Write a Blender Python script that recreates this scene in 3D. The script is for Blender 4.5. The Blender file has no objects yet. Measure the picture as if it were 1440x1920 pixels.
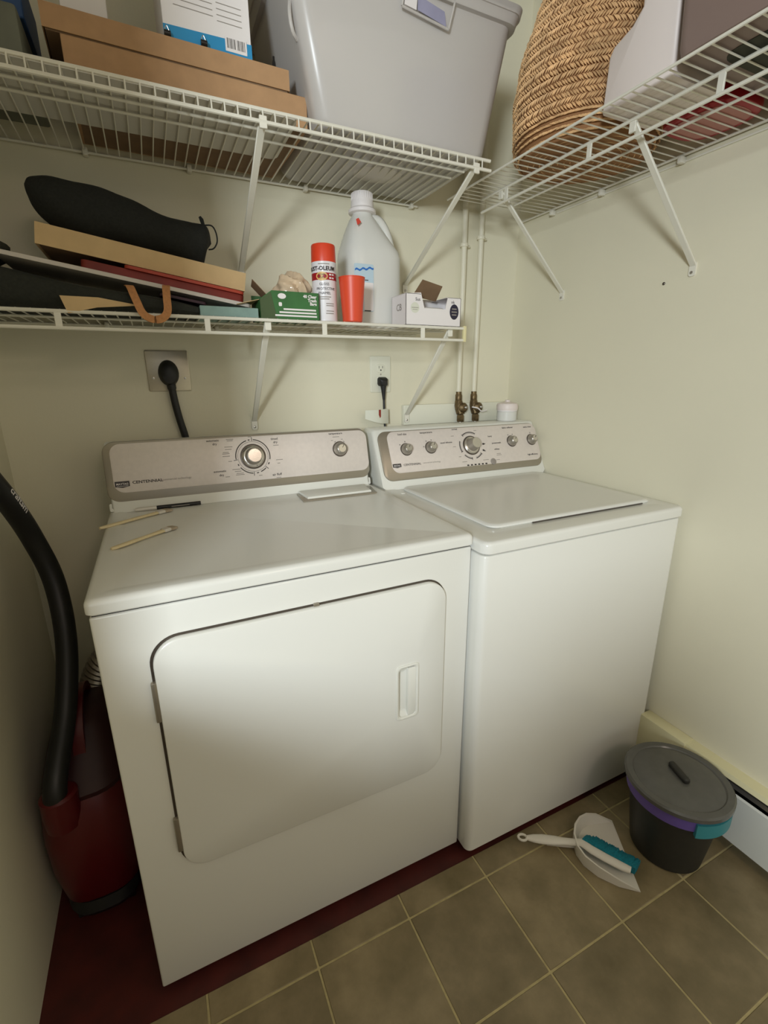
import bpy, bmesh, math, random
from mathutils import Matrix, Vector
random.seed(7)
S = bpy.context.scene
COL = S.collection
PI = math.pi

# ------------------------------------------------------------------ camera
cd = bpy.data.cameras.new('camera'); cam = bpy.data.objects.new('camera', cd); COL.objects.link(cam)
YAW, PITCH, ROLL, FPX = 0.4453, 0.282, -0.0061, 880.8
f = Vector((math.sin(YAW)*math.cos(PITCH), math.cos(YAW)*math.cos(PITCH), -math.sin(PITCH)))
r = Vector((math.cos(YAW), -math.sin(YAW), 0)); u = r.cross(f)
r, u = math.cos(ROLL)*r+math.sin(ROLL)*u, -math.sin(ROLL)*r+math.cos(ROLL)*u
R = Matrix((r, u, -f)).transposed().to_4x4()
cam.matrix_world = Matrix.Translation((0.1357, -0.8059, 1.2508)) @ R
cd.sensor_fit = 'VERTICAL'; cd.sensor_height = 36.0; cd.sensor_width = 27.0
cd.lens = FPX/1920*36.0; cd.clip_start = 0.02; cd.clip_end = 60
S.camera = cam

# ------------------------------------------------------------------ world, lights, exposure
S.view_settings.view_transform = 'Standard'; S.view_settings.look = 'None'
S.view_settings.gamma = 1.0; S.view_settings.use_curve_mapping = False
S.view_settings.exposure = 0.03
W = bpy.data.worlds.new('world'); S.world = W; W.use_nodes = True
W.node_tree.nodes['Background'].inputs[0].default_value = (0.93, 0.97, 1.0, 1)
W.node_tree.nodes['Background'].inputs[1].default_value = 0.8

def area(name, loc, aim, sx, sy, power, col):
    l = bpy.data.lights.new(name, 'AREA'); l.shape = 'RECTANGLE'; l.size = sx; l.size_y = sy
    l.energy = power; l.color = col
    o = bpy.data.objects.new(name, l); COL.objects.link(o); o.location = loc
    o.rotation_euler = (Vector(aim)-Vector(loc)).to_track_quat('-Z', 'Y').to_euler()
    return o
area('window_daylight', (-1.32, -2.40, 1.62), (0.8, 0.3, 0.95), 0.40, 0.50, 74, (0.87, 0.95, 1.0))
area('room_ceiling_lamp', (0.75, -2.3, 2.36), (0.75, -1.9, 0.0), 0.5, 0.5, 9, (1.0, 0.81, 0.68))

# ------------------------------------------------------------------ materials
def lin(c):
    return tuple(((x/255)/12.92 if x/255 <= .04045 else ((x/255+.055)/1.055)**2.4) for x in c)
MATS = {}
def mat(name, rgb, rough=.5, metal=0.0, noise=0.0, scale=20.0, bump=0.0, bscale=60.0, spec=.5, coat=0.0, stretch=None, trans=0.0, alpha=1.0):
    m = bpy.data.materials.new(name); m.use_nodes = True; nt = m.node_tree
    b = nt.nodes['Principled BSDF']; c = lin(rgb)
    b.inputs['Base Color'].default_value = (*c, 1); b.inputs['Roughness'].default_value = rough
    b.inputs['Metallic'].default_value = metal; b.inputs['Specular IOR Level'].default_value = spec
    b.inputs['Coat Weight'].default_value = coat; b.inputs['Coat Roughness'].default_value = .12
    b.inputs['Alpha'].default_value = alpha
    if noise or bump:
        tc = nt.nodes.new('ShaderNodeTexCoord'); mp = nt.nodes.new('ShaderNodeMapping')
        nt.links.new(tc.outputs['Object'], mp.inputs[0])
        if stretch: mp.inputs['Scale'].default_value = stretch
    if noise:
        n = nt.nodes.new('ShaderNodeTexNoise'); n.inputs['Scale'].default_value = scale; n.inputs['Detail'].default_value = 5
        nt.links.new(mp.outputs[0], n.inputs[0])
        cr = nt.nodes.new('ShaderNodeValToRGB'); nt.links.new(n.outputs[0], cr.inputs[0])
        cr.color_ramp.elements[0].position = .3; cr.color_ramp.elements[1].position = .7
        cr.color_ramp.elements[0].color = (*[max(0, x*(1-noise)) for x in c], 1)
        cr.color_ramp.elements[1].color = (*[min(1, x*(1+noise)) for x in c], 1)
        nt.links.new(cr.outputs[0], b.inputs['Base Color'])
    if bump:
        n2 = nt.nodes.new('ShaderNodeTexNoise'); n2.inputs['Scale'].default_value = bscale; n2.inputs['Detail'].default_value = 4
        nt.links.new(mp.outputs[0], n2.inputs[0])
        bp = nt.nodes.new('ShaderNodeBump'); bp.inputs['Strength'].default_value = bump; bp.inputs['Distance'].default_value = .002
        nt.links.new(n2.outputs[0], bp.inputs['Height']); nt.links.new(bp.outputs[0], b.inputs['Normal'])
    MATS[name] = m
    return m
def translucent_mat(name, rgb, clear=.2, transl=.4, rough=.35):
    m = bpy.data.materials.new(name); m.use_nodes = True; nt = m.node_tree; nt.nodes.clear()
    c = (*lin(rgb), 1); N = nt.nodes.new; L = nt.links.new
    out = N('ShaderNodeOutputMaterial'); d = N('ShaderNodeBsdfDiffuse'); t = N('ShaderNodeBsdfTranslucent')
    tr = N('ShaderNodeBsdfTransparent'); g = N('ShaderNodeBsdfGlossy'); fr = N('ShaderNodeFresnel')
    d.inputs[0].default_value = c; t.inputs[0].default_value = c; tr.inputs[0].default_value = (.93, .94, .95, 1)
    g.inputs['Roughness'].default_value = rough; fr.inputs[0].default_value = 1.45
    m1 = N('ShaderNodeMixShader'); m1.inputs[0].default_value = transl; L(d.outputs[0], m1.inputs[1]); L(t.outputs[0], m1.inputs[2])
    m2 = N('ShaderNodeMixShader'); m2.inputs[0].default_value = clear; L(m1.outputs[0], m2.inputs[1]); L(tr.outputs[0], m2.inputs[2])
    m3 = N('ShaderNodeMixShader'); L(fr.outputs[0], m3.inputs[0]); L(m2.outputs[0], m3.inputs[1]); L(g.outputs[0], m3.inputs[2])
    L(m3.outputs[0], out.inputs[0]); MATS[name] = m
    return m

M_wall = mat('wall_paint', (225, 219, 195), .55, noise=.02, scale=3, bump=.12, bscale=140)
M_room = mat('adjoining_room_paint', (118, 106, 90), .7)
M_ceil = mat('ceiling_paint', (196, 190, 176), .8, bump=.2, bscale=120)
M_trimw = mat('white_trim_paint', (226, 224, 206), .4)
M_cream = mat('cream_heater_paint', (222, 216, 176), .4)
M_heatw = mat('white_heater_paint', (222, 224, 216), .35)
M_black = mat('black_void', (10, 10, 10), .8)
M_red_floor = mat('red_painted_floor', (72, 20, 15), .6, noise=.3, scale=14)
M_grout = mat('grout', (176, 162, 118), .8, noise=.12, scale=60)
M_enamel = mat('white_enamel', (228, 227, 220), .22, spec=.5, bump=.03, bscale=220)
M_enam2 = mat('white_plastic', (226, 225, 216), .35)
M_silver = mat('silver_fascia', (224, 214, 206), .42, metal=.2, noise=.03, scale=90)
M_trim = mat('silver_trim', (165, 157, 143), .32, metal=.7)
M_chrome = mat('brushed_knob', (214, 208, 200), .22, metal=.85)
M_knob = mat('satin_knob', (168, 162, 152), .3, metal=.7)
M_knobd = mat('dark_knob_recess', (92, 84, 76), .35, metal=.6)
M_print = mat('dark_print', (52, 46, 42), .6)
M_printg = mat('grey_print', (148, 140, 132), .6)
M_badge = mat('badge_dark', (58, 52, 50), .3, metal=.3)
M_wire = mat('white_vinyl_wire', (226, 222, 208), .4)
M_wired = mat('aged_vinyl_cap', (224, 214, 166), .5)
M_card = mat('cardboard', (176, 138, 100), .8, noise=.06, scale=40, bump=.1)
M_cardd = mat('cardboard_inside', (128, 102, 76), .85, noise=.08, scale=30)
M_lightcard = mat('light_cardboard', (206, 176, 130), .8, noise=.05, scale=30)
M_blackcloth = mat('black_fabric', (28, 30, 27), .9, noise=.25, scale=200, bump=.4, bscale=300)
M_tote = mat('dark_green_fabric', (40, 42, 36), .9, noise=.2, scale=160, bump=.4, bscale=260)
M_strap = mat('tan_webbing', (188, 132, 84), .8, noise=.12, scale=200, bump=.3, bscale=500)
M_redpap = mat('maroon_folder', (122, 34, 24), .55, noise=.25, scale=10)
M_redpap2 = mat('brick_red_folder', (168, 58, 36), .5, noise=.1, scale=12)
M_whiteboard = mat('white_card', (206, 198, 190), .6)
M_purple = mat('dark_plum_folder', (56, 30, 44), .6)
M_teal = mat('teal_box', (128, 154, 146), .6, noise=.08, scale=40)
M_green = mat('green_carton', (52, 104, 52), .55, noise=.22, scale=14)
M_greend = mat('green_carton_dark', (66, 84, 48), .6)
M_labelw = mat('label_white', (232, 226, 224), .45)
M_film = mat('crumpled_tan_film', (206, 182, 152), .3, noise=.15, scale=40, coat=.4)
M_orange = mat('orange_red_plastic', (216, 66, 36), .35)
M_orange2 = mat('orange_cup_plastic', (222, 76, 44), .4)
M_canw = mat('can_label_white', (228, 224, 226), .35)
M_canred = mat('can_red', (160, 24, 34), .4)
M_gold = mat('can_gold', (216, 178, 104), .4)
M_steel = mat('steel', (190, 186, 180), .3, metal=.9)
M_plate = mat('stainless_plate', (186, 178, 160), .36, metal=.75, noise=.04, scale=120, stretch=(1, 1, 12))
M_rubber = mat('black_rubber', (22, 22, 22), .5)
M_hose = mat('black_hose', (18, 18, 19), .45)
M_brass = mat('aged_bronze', (112, 94, 66), .45, metal=.75, noise=.35, scale=120, bump=.4, bscale=160)
M_pipe = mat('painted_pipe', (224, 218, 196), .45)
M_redvac = mat('red_vacuum_plastic', (84, 3, 10), .4)
M_redhead = mat('maroon_vacuum_plastic', (46, 6, 10), .5)
M_wood = mat('pale_brush_wood', (226, 208, 166), .55, noise=.08, scale=60, stretch=(1, 8, 8))
M_ferr = mat('white_metal_ferrule', (222, 216, 206), .35, metal=.2)
M_bristle = mat('pale_bristles', (176, 160, 138), .8, noise=.2, scale=300)
M_pen = mat('black_pen', (20, 18, 18), .35)
M_wicker = mat('wicker_straw', (226, 184, 134), .7, noise=.28, scale=30)
M_wickerd = mat('wicker_core', (150, 108, 70), .9)
M_whiteplas = mat('white_jug_plastic', (226, 214, 208), .45)
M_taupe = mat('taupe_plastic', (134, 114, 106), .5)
M_darkgreen = mat('dark_green_cloth', (62, 62, 52), .9, noise=.2, scale=60)
M_redplas = mat('red_tin', (164, 26, 34), .4)
M_pinkplas = mat('rose_base', (182, 120, 112), .5)
M_binp = translucent_mat('translucent_bin', (250, 244, 238), .40, .3, .28)
M_jug = translucent_mat('translucent_jug', (250, 249, 242), .15, .2, .25)
M_liq = translucent_mat('pale_liquid', (250, 249, 242), .3, .3, .1)
M_lilac = mat('lilac_cloth', (150, 148, 172), .9, noise=.1, scale=12, bump=.5, bscale=20)
M_whitecloth = mat('white_cloth', (216, 212, 206), .9, noise=.05, scale=12, bump=.5, bscale=20)
M_bucket = mat('dark_bucket_plastic', (40, 39, 34), .5, noise=.1, scale=60)
M_lid = mat('grey_lid_plastic', (88, 87, 83), .22, noise=.06, scale=40)
M_violet = mat('violet_rim', (104, 84, 158), .5)
M_turq = mat('turquoise_latch', (52, 134, 142), .45)
M_dustpan = mat('white_dustpan', (222, 216, 204), .45)
M_tealbr = mat('teal_bristles', (8, 122, 140), .8, noise=.3, scale=260, bump=.6, bscale=400)
M_foil = mat('foil_duct', (180, 172, 164), .28, metal=.9, bump=.8, bscale=60)
M_blue = mat('blue_print', (40, 140, 190), .5)
M_bluebox = mat('blue_carton', (36, 70, 116), .6)
M_greybox = mat('grey_green_box', (104, 106, 92), .7, noise=.1, scale=20)
M_liner = mat('grey_shelf_liner', (214, 211, 202), .6)
M_redsticker = mat('red_sticker', (226, 78, 60), .5)
M_bluewave = mat('blue_wave', (40, 110, 190), .5)
M_palblue = mat('pale_blue_label', (186, 208, 220), .5)
M_navy = mat('navy_sticker', (34, 30, 52), .5)
M_paper = mat('paper_tag', (216, 216, 200), .6)
M_redstripe = mat('red_stripe', (140, 46, 32), .6)

# tile material: blotchy brown-grey stone look, varied by object
def tile_material():
    m = bpy.data.materials.new('stone_tile'); m.use_nodes = True; nt = m.node_tree; N = nt.nodes.new; L = nt.links.new
    b = nt.nodes['Principled BSDF']; b.inputs['Roughness'].default_value = .42
    g = N('ShaderNodeNewGeometry'); oi = N('ShaderNodeObjectInfo')
    n = N('ShaderNodeTexNoise'); n.inputs['Scale'].default_value = 7; n.inputs['Detail'].default_value = 8; n.inputs['Roughness'].default_value = .62
    L(g.outputs['Position'], n.inputs[0])
    cr = N('ShaderNodeValToRGB'); L(n.outputs[0], cr.inputs[0]); e = cr.color_ramp.elements
    e[0].position = .30; e[0].color = (*lin((108, 96, 66)), 1); e[1].position = .72; e[1].color = (*lin((152, 136, 104)), 1)
    x = cr.color_ramp.elements.new(.5); x.color = (*lin((128, 114, 84)), 1)
    hs = N('ShaderNodeHueSaturation'); L(cr.outputs[0], hs.inputs['Color'])
    mr = N('ShaderNodeMapRange'); L(oi.outputs['Random'], mr.inputs[0]); mr.inputs[3].default_value = .88; mr.inputs[4].default_value = 1.1
    L(mr.outputs[0], hs.inputs['Value']); L(hs.outputs[0], b.inputs['Base Color'])
    bp = N('ShaderNodeBump'); bp.inputs['Strength'].default_value = .25; bp.inputs['Distance'].default_value = .002
    n2 = N('ShaderNodeTexNoise'); n2.inputs['Scale'].default_value = 40; L(g.outputs['Position'], n2.inputs[0])
    L(n2.outputs[0], bp.inputs['Height']); L(bp.outputs[0], b.inputs['Normal'])
    return m
M_tile = tile_material()

# ------------------------------------------------------------------ helpers
WLOC = {}
def BM(): return bmesh.new()
def tag(o, label=None, cat=None, group=None, kind=None):
    if label: o['label'] = label
    if cat: o['category'] = cat
    if group: o['group'] = group
    if kind: o['kind'] = kind
    return o
def thing(name, label, cat, loc=(0, 0, 0), group=None):
    o = bpy.data.objects.new(name, None); COL.objects.link(o); o.location = loc; o.empty_display_size = .05
    WLOC[o] = Vector(loc)
    return tag(o, label, cat, group)
def obj(name, bm, m, parent=None, label=None, sharp=38, kind=None, loc=None):
    """Link a bmesh (built in world coordinates) as one mesh object."""
    bmesh.ops.recalc_face_normals(bm, faces=bm.faces[:])
    off = WLOC[parent] if parent is not None else Vector(loc or (0, 0, 0))
    bmesh.ops.translate(bm, verts=bm.verts[:], vec=-off)
    me = bpy.data.meshes.new(name); bm.to_mesh(me); bm.free()
    for mm in (m if isinstance(m, (list, tuple)) else [m]): me.materials.append(mm)
    me.shade_smooth(); me.set_sharp_from_angle(angle=math.radians(sharp))
    o = bpy.data.objects.new(name, me); COL.objects.link(o)
    if parent is not None: o.parent = parent
    else: o.location = off
    WLOC[o] = off
    if label: o['label'] = label
    if kind: o['kind'] = kind
    return o
def whole(name, bm, m, label, cat, loc, group=None, sharp=38):
    o = obj(name, bm, m, None, None, sharp, None, loc)
    return tag(o, label, cat, group)
def dup(o, parent, loc):
    c = o.copy(); COL.objects.link(c); c.parent = parent; c.location = loc; WLOC[c] = WLOC.get(o, Vector())
    return c
def frame(o, uu, vv):
    uu = Vector(uu).normalized(); vv = Vector(vv); vv = (vv-uu*vv.dot(uu)).normalized(); n = uu.cross(vv)
    return Matrix.Translation(o) @ Matrix((uu, vv, n)).transposed().to_4x4()
I4 = Matrix.Identity(4)
def box(bm, x0, x1, y0, y1, z0, z1, bev=0, seg=2, M=I4, edges=None):
    v = [bm.verts.new(M @ Vector((x, y, z))) for z in (z0, z1) for y in (y0, y1) for x in (x0, x1)]
    fs = [bm.faces.new([v[i] for i in q]) for q in ((0, 2, 3, 1), (4, 5, 7, 6), (0, 1, 5, 4), (2, 6, 7, 3), (0, 4, 6, 2), (1, 3, 7, 5))]
    if bev:
        es = list({e for fc in fs for e in fc.edges})
        if edges: es = [e for e in es if edges((e.verts[0].co+e.verts[1].co)/2, (e.verts[1].co-e.verts[0].co).normalized())]
        bmesh.ops.bevel(bm, geom=es, offset=bev, segments=seg, profile=.5, affect='EDGES', clamp_overlap=True)
    return bm
def loft(bm, rings, cap0=True, cap1=True, closed=True):
    rv = [[bm.verts.new(p) for p in rg] for rg in rings]
    n = len(rv[0])
    for a, b in zip(rv, rv[1:]):
        for i in range(n if closed else n-1):
            j = (i+1) % n
            bm.faces.new((a[i], a[j], b[j], b[i]))
    if cap0: bm.faces.new(rv[0][::-1])
    if cap1: bm.faces.new(rv[-1])
    return rv
def rrect(w, h, r, seg=6, cx=0, cy=0):
    pts = []
    r = min(r, w/2-1e-5, h/2-1e-5)
    for k, (sx, sy) in enumerate(((1, 1), (-1, 1), (-1, -1), (1, -1))):
        for i in range(seg+1):
            a = PI/2*(k+i/seg)
            pts.append((cx+sx*(w/2-r)+r*math.cos(a), cy+sy*(h/2-r)+r*math.sin(a)))
    return pts
def slab(bm, pts, t0, t1, M=I4, bev=0):
    """Prism of a 2-D outline between heights t0 and t1 along the frame's normal; bev softens the top edge."""
    P = [Vector((x, y)) for x, y in pts]
    if bev:
        n = len(P); c = sum(P, Vector((0, 0)))/n
        def inset(d):
            out = []
            for i in range(n):
                a, b, e = P[i-1], P[i], P[(i+1) % n]
                d1 = (b-a).normalized() if (b-a).length > 1e-9 else (e-b).normalized(); d2 = (e-b).normalized() if (e-b).length > 1e-9 else d1
                nn = Vector((-(d1.y+d2.y), d1.x+d2.x)); nn = nn.normalized() if nn.length > 1e-9 else Vector((-d1.y, d1.x))
                out.append(b+nn*d)
            return out
        rings = [(P, t0), (P, t1-bev), (inset(bev*.3), t1-bev*.3), (inset(bev), t1)]
    else:
        rings = [(P, t0), (P, t1)]
    loft(bm, [[M @ Vector((q.x, q.y, t)) for q in pp] for pp, t in rings])
    return bm
def ring_pts(r, n=24, cx=0, cy=0, a0=0): return [(cx+r*math.cos(a0+2*PI*i/n), cy+r*math.sin(a0+2*PI*i/n)) for i in range(n)]
def lathe(bm, prof, M=I4, seg=32):
    rings = [[M @ Vector((rr*math.cos(2*PI*i/seg), rr*math.sin(2*PI*i/seg), z)) for i in range(seg)] for rr, z in prof]
    loft(bm, rings); return bm
def tube(bm, pts, rad, n=8, cap=True, flat=1.0):
    P = [Vector(p) for p in pts]; m = len(P)
    T = []
    for i in range(m):
        t = (P[min(i+1, m-1)]-P[max(i-1, 0)]); T.append(t.normalized() if t.length > 1e-9 else Vector((0, 0, 1)))
    ref = Vector((0, 0, 1)) if abs(T[0].z) < .9 else Vector((0, 1, 0))
    a = (ref-T[0]*ref.dot(T[0])).normalized(); rings = []
    for i in range(m):
        a = (a-T[i]*a.dot(T[i])).normalized(); b = T[i].cross(a)
        rr = rad[i] if isinstance(rad, (list, tuple)) else rad
        rings.append([P[i]+a*rr*math.cos(2*PI*k/n)+b*rr*flat*math.sin(2*PI*k/n) for k in range(n)])
    loft(bm, rings, cap, cap); return bm
def spline(pts, k=8):
    P = [Vector(p) for p in pts]; out = []
    Q = [P[0]*2-P[1]]+P+[P[-1]*2-P[-2]]
    for i in range(1, len(Q)-2):
        p0, p1, p2, p3 = Q[i-1:i+3]
        for j in range(k):
            t = j/k
            out.append(.5*((2*p1)+(p2-p0)*t+(2*p0-5*p1+4*p2-p3)*t*t+(3*p1-p0-3*p2+p3)*t**3))
    out.append(P[-1]); return out
def text_bm(s, size, M, bm=None, align='LEFT', t=.0003, wrap=None, xs=1.0, bold=0.0):
    """Lettering as thin geometry: font outline -> mesh, laid on frame M (or wrapped round a cylinder)."""
    c = bpy.data.curves.new('t', 'FONT'); c.body = s; c.size = size; c.align_x = align; c.align_y = 'CENTER'
    c.extrude = t/2; c.resolution_u = 2; c.offset = bold
    o = bpy.data.objects.new('t', c); me = o.to_mesh()
    bm = bm or BM(); vs = []
    for v in me.vertices:
        p = Vector((v.co.x*xs, v.co.y, v.co.z+t/2))
        vs.append(bm.verts.new(M @ (wrap(p) if wrap else p)))
    for pl in me.polygons:
        try: bm.faces.new([vs[i] for i in pl.vertices])
        except ValueError: pass
    o.to_mesh_clear(); bpy.data.objects.remove(o); bpy.data.curves.remove(c)
    return bm
def arc_strip(bm, M, r, a0, a1, w, t=.0005, n=None):
    """Flat printed arc; angles in degrees, counter-clockwise from u."""
    n = n or max(2, int(abs(a1-a0)/8)+1)
    A = [math.radians(a0+(a1-a0)*i/n) for i in range(n+1)]
    for a, b in zip(A, A[1:]):
        q = [(r-w/2, a), (r+w/2, a), (r+w/2, b), (r-w/2, b)]
        bm.faces.new([bm.verts.new(M @ Vector((rr*math.cos(x), rr*math.sin(x), t))) for rr, x in q])
def dash(bm, M, x, y, w, h, t=.0005):
    bm.faces.new([bm.verts.new(M @ Vector((x+dx*w/2, y+dy*h/2, t))) for dx, dy in ((-1, -1), (1, -1), (1, 1), (-1, 1))])

# ------------------------------------------------------------------ the room
XL, XR, YB, ZC = -.23, 1.433, .743, 2.44
def struct(name, bm, m, label=None):
    o = obj(name, bm, m, None, label, kind='structure'); return o
struct('wall_back', box(BM(), XL-.1, XR+.1, YB, YB+.1, -.01, ZC), M_wall, 'cream painted back wall behind the laundry machines')
struct('wall_right', box(BM(), XR, XR+.1, -4.0, YB, -.01, ZC), M_wall, 'cream painted right wall above the baseboard heater')
struct('wall_left', box(BM(), XL-.1, XL, -.50, YB, -.01, ZC), M_wall, 'cream painted left wall beside the vacuum hose')
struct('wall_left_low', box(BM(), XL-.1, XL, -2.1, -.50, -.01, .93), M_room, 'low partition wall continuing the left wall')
struct('washer_shade_blocker', box(BM(), XL-.1, .03, -1.36, -1.27, -.01, 1.10), M_room, 'unseen half height block added behind the camera to shade the washer')  # added blocker out of view, keeps window light off the lower washer front
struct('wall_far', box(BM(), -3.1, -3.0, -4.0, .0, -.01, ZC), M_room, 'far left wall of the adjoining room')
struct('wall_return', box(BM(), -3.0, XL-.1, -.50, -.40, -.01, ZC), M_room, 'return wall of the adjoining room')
b = BM()
for q in ((-3.1, XR+.1, -.01, .95), (-3.1, XR+.1, 2.15, ZC), (-3.1, -2.4, .95, 2.15), (.9, XR+.1, .95, 2.15)): box(b, q[0], q[1], -4.1, -4.0, q[2], q[3])
struct('wall_front', b, M_room, 'unseen wall of the adjoining room, its opening shaped to keep low light out')  # out of view; closed below the sill so the floor stays darker
struct('ceiling', box(BM(), -3.1, XR+.1, -4.0, YB+.1, ZC, ZC+.1), M_ceil, 'plain white ceiling')
EDGE = -.037
floor = struct('floor', box(BM(), -3.1, XR+.1, -4.0, EDGE, -.02, -.0015), M_grout, 'brown square tile floor with pale grout lines')
struct('floor_under_machines', box(BM(), XL-.1, XR+.1, EDGE, YB+.1, -.02, -.004), M_red_floor, 'dark red painted floor under the machines')
T, OX, OY, G = .2268, .308, -.0974, .0045
def tile_bm(x0, x1, y0, y1): return box(BM(), x0, x1, y0, y1, -.006, 0, .0012, 1)
full = None
ks = range(-3, 6)
for k in ks:
    x0, x1 = OX+k*T+G/2, OX+(k+1)*T-G/2
    x0, x1 = max(x0, XL+.001), min(x1, XR-.001)
    if x1-x0 < .01: continue
    cut = x1-x0 < T-G-.001
    obj('tile', tile_bm(x0, x1, OY+G/2, EDGE), M_tile, floor)
    for j in range(0, 6):
        y1 = OY-j*T-G/2; y0 = OY-(j+1)*T+G/2
        if cut or full is None:
            t_ = obj('tile', tile_bm(x0, x1, y0, y1), M_tile, floor)
            if not cut: full = t_; fx, fy = x0, y0
        else:
            dup(full, floor, (x0-fx, y0-fy, 0))

# baseboard heater along the right wall
hy0, hy1 = -3.6, -.035
H = thing('baseboard_heater', 'long cream and white baseboard heater along foot of right wall', 'heater', (XR, hy1, 0))
b = BM(); slab(b, [(0, .228), (-.034, .226), (-.040, .214), (-.036, .214), (-.032, .221), (0, .223)], 0, hy1-hy0, frame((XR, hy1, 0), (1, 0, 0), (0, 0, 1)) @ Matrix.Scale(1, 4))
obj('top_cover', b, M_cream, H, 'cream painted sloping top cover')
b = BM(); slab(b, [(-.036, .182), (-.041, .178), (-.041, .036), (-.034, .030), (-.034, .176)], 0, hy1-hy0-.002, frame((XR, hy1-.001, 0), (1, 0, 0), (0, 0, 1)))
obj('front_panel', b, M_heatw, H, 'white front panel')
obj('back_plate', box(BM(), XR-.006, XR-.0005, hy0, hy1, .012, .222), M_black, H, 'back plate coloured black for the shade inside')  # black colour stands in for shade in the slot
obj('damper_slat', box(BM(), XR-.033, XR-.027, hy0, hy1-.002, .190, .203), M_steel, H, 'thin metal damper slat')
obj('end_cap', box(BM(), XR-.044, XR-.0005, hy1-.14, hy1+.001, .012, .231, .004), M_cream, H, 'cream end cap')

# board behind the valves
struct('trim_1', box(BM(), .947, XR-.001, .723, YB, 1.078, 1.149, .002), M_trimw, 'white painted board on the back wall behind the water valves')

# ------------------------------------------------------------------ wire shelves
def wire_shelf(name, label, origin, e, d, L, D, drop, rails, lips, wr=.0017, pitch=.0254, railr=.003, first=.006):
    e, d, o = Vector(e), Vector(d), Vector(origin)
    root = thing(name, label, 'wire shelf', o); Z = Vector((0, 0, 1))
    b = BM()
    pts = [o+d*.004, o+d*D]
    if drop: pts += [o+d*(D+.003)-Z*.003, o+d*(D+.004)-Z*drop]
    tube(b, [p+e*first for p in pts], wr, 6)
    w0 = obj('deck_wire', b, M_wire, root)
    n = int((L-first)/pitch)
    for i in range(1, n+1): dup(w0, root, e*(i*pitch))
    for dist, dz, rr, nm, s, t in rails:
        obj(nm, tube(BM(), [o+d*dist+Z*dz+e*s, o+d*dist+Z*dz+e*t], rr, 8), M_wire, root)
    return root
def bracket(root, top, bottom, side, wall_n, w=.016, th=.006):
    """Angled support: flat channel from the shelf lip to the wall, with a screwed foot."""
    top, bottom, side = Vector(top), Vector(bottom), Vector(side).normalized()
    ax = (top-bottom); Ln = ax.length; M = frame(bottom, side, ax)
    b = BM(); box(b, -w/2, w/2, 0, Ln, -th/2, th/2, .0015, 1, M)
    Mw = frame(bottom+Vector(wall_n)*.001, side, (0, 0, 1))
    slab(b, rrect(w*1.1, .034, .006, 4), -.001, .004, frame(bottom-Vector((0, 0, .008))+Vector(wall_n)*.0015, side, (0, 0, 1)))
    Mt = frame(top, side, (0, 0, 1)); box(b, -w/2, w/2, -.02, .003, -.003, .003, .001, 1, Mt)
    o = obj('bracket', b, M_wire, root)
    b = BM(); lathe(b, [(.0035, 0), (.0035, .002), (.002, .003)], frame(bottom-Vector((0, 0, .016))+Vector(wall_n)*.005, side, (0, 0, 1)), 10)
    obj('screw', b, M_steel, o)
    return o

# upper back shelf: 16 inch deep
oB = (-.225, .738, 1.786)
UB = wire_shelf('wire_shelf', 'white wire shelf high on the back wall carrying the cardboard boxes and clear tote', oB, (1, 0, 0), (0, -1, 0), 1.222, .381, .0255,
    [(.006, -.003, .0032, 'wall_rail', 0, 1.222), (.382, -.003, .0040, 'front_rail', 0, 1.226), (.386, -.026, .0040, 'lip_rail', 0, 1.226),
     (.303, -.005, .0030, 'support_rail', 0, 1.20), (.253, -.005, .0030, 'support_rail', 0, 1.19)], None)
for x in (.415, .957): bracket(UB, (x, .352, 1.768), (x, .741, 1.545), (1, 0, 0), (0, -1, 0))
for x in (.062, .30, .619, .79, .974):
    obj('wall_clip', box(BM(), x-.006, x+.006, .722, .742, 1.774, 1.792, .003), M_wire, UB)

# lower back shelf: 12 inch deep with a rail lip
oL = (-.225, .738, 1.388)
LB = wire_shelf('wire_shelf', 'white wire shelf on the back wall below, carrying the spray can and jug', oL, (1, 0, 0), (0, -1, 0), 1.222, .296, 0,
    [(.006, -.003, .0032, 'wall_rail', 0, 1.222), (.296, -.003, .0040, 'front_rail', 0, 1.226), (.296, -.036, .0040, 'lip_rail', 0, 1.226),
     (.195, -.005, .0028, 'support_rail', 0, 1.22)], None)
for x in (-.022, .274, .563, .858):
    obj('lip_spacer', box(BM(), x-.0065, x+.0065, .4395, .4445, 1.352, 1.386, .001, 1), M_wire, LB)
obj('end_cap', box(BM(), .996, 1.006, .437, .447, 1.347, 1.392, .002), M_wired, LB, 'yellowed plastic end cap')
for x in (.418, .957): bracket(LB, (x, .452, 1.382), (x, .741 if x < .9 else .7225, 1.113), (1, 0, 0), (0, -1, 0))
for x in (.05, .33, .62, .90):
    obj('wall_clip', box(BM(), x-.006, x+.006, .722, .742, 1.376, 1.394, .003), M_wire, LB)

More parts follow.
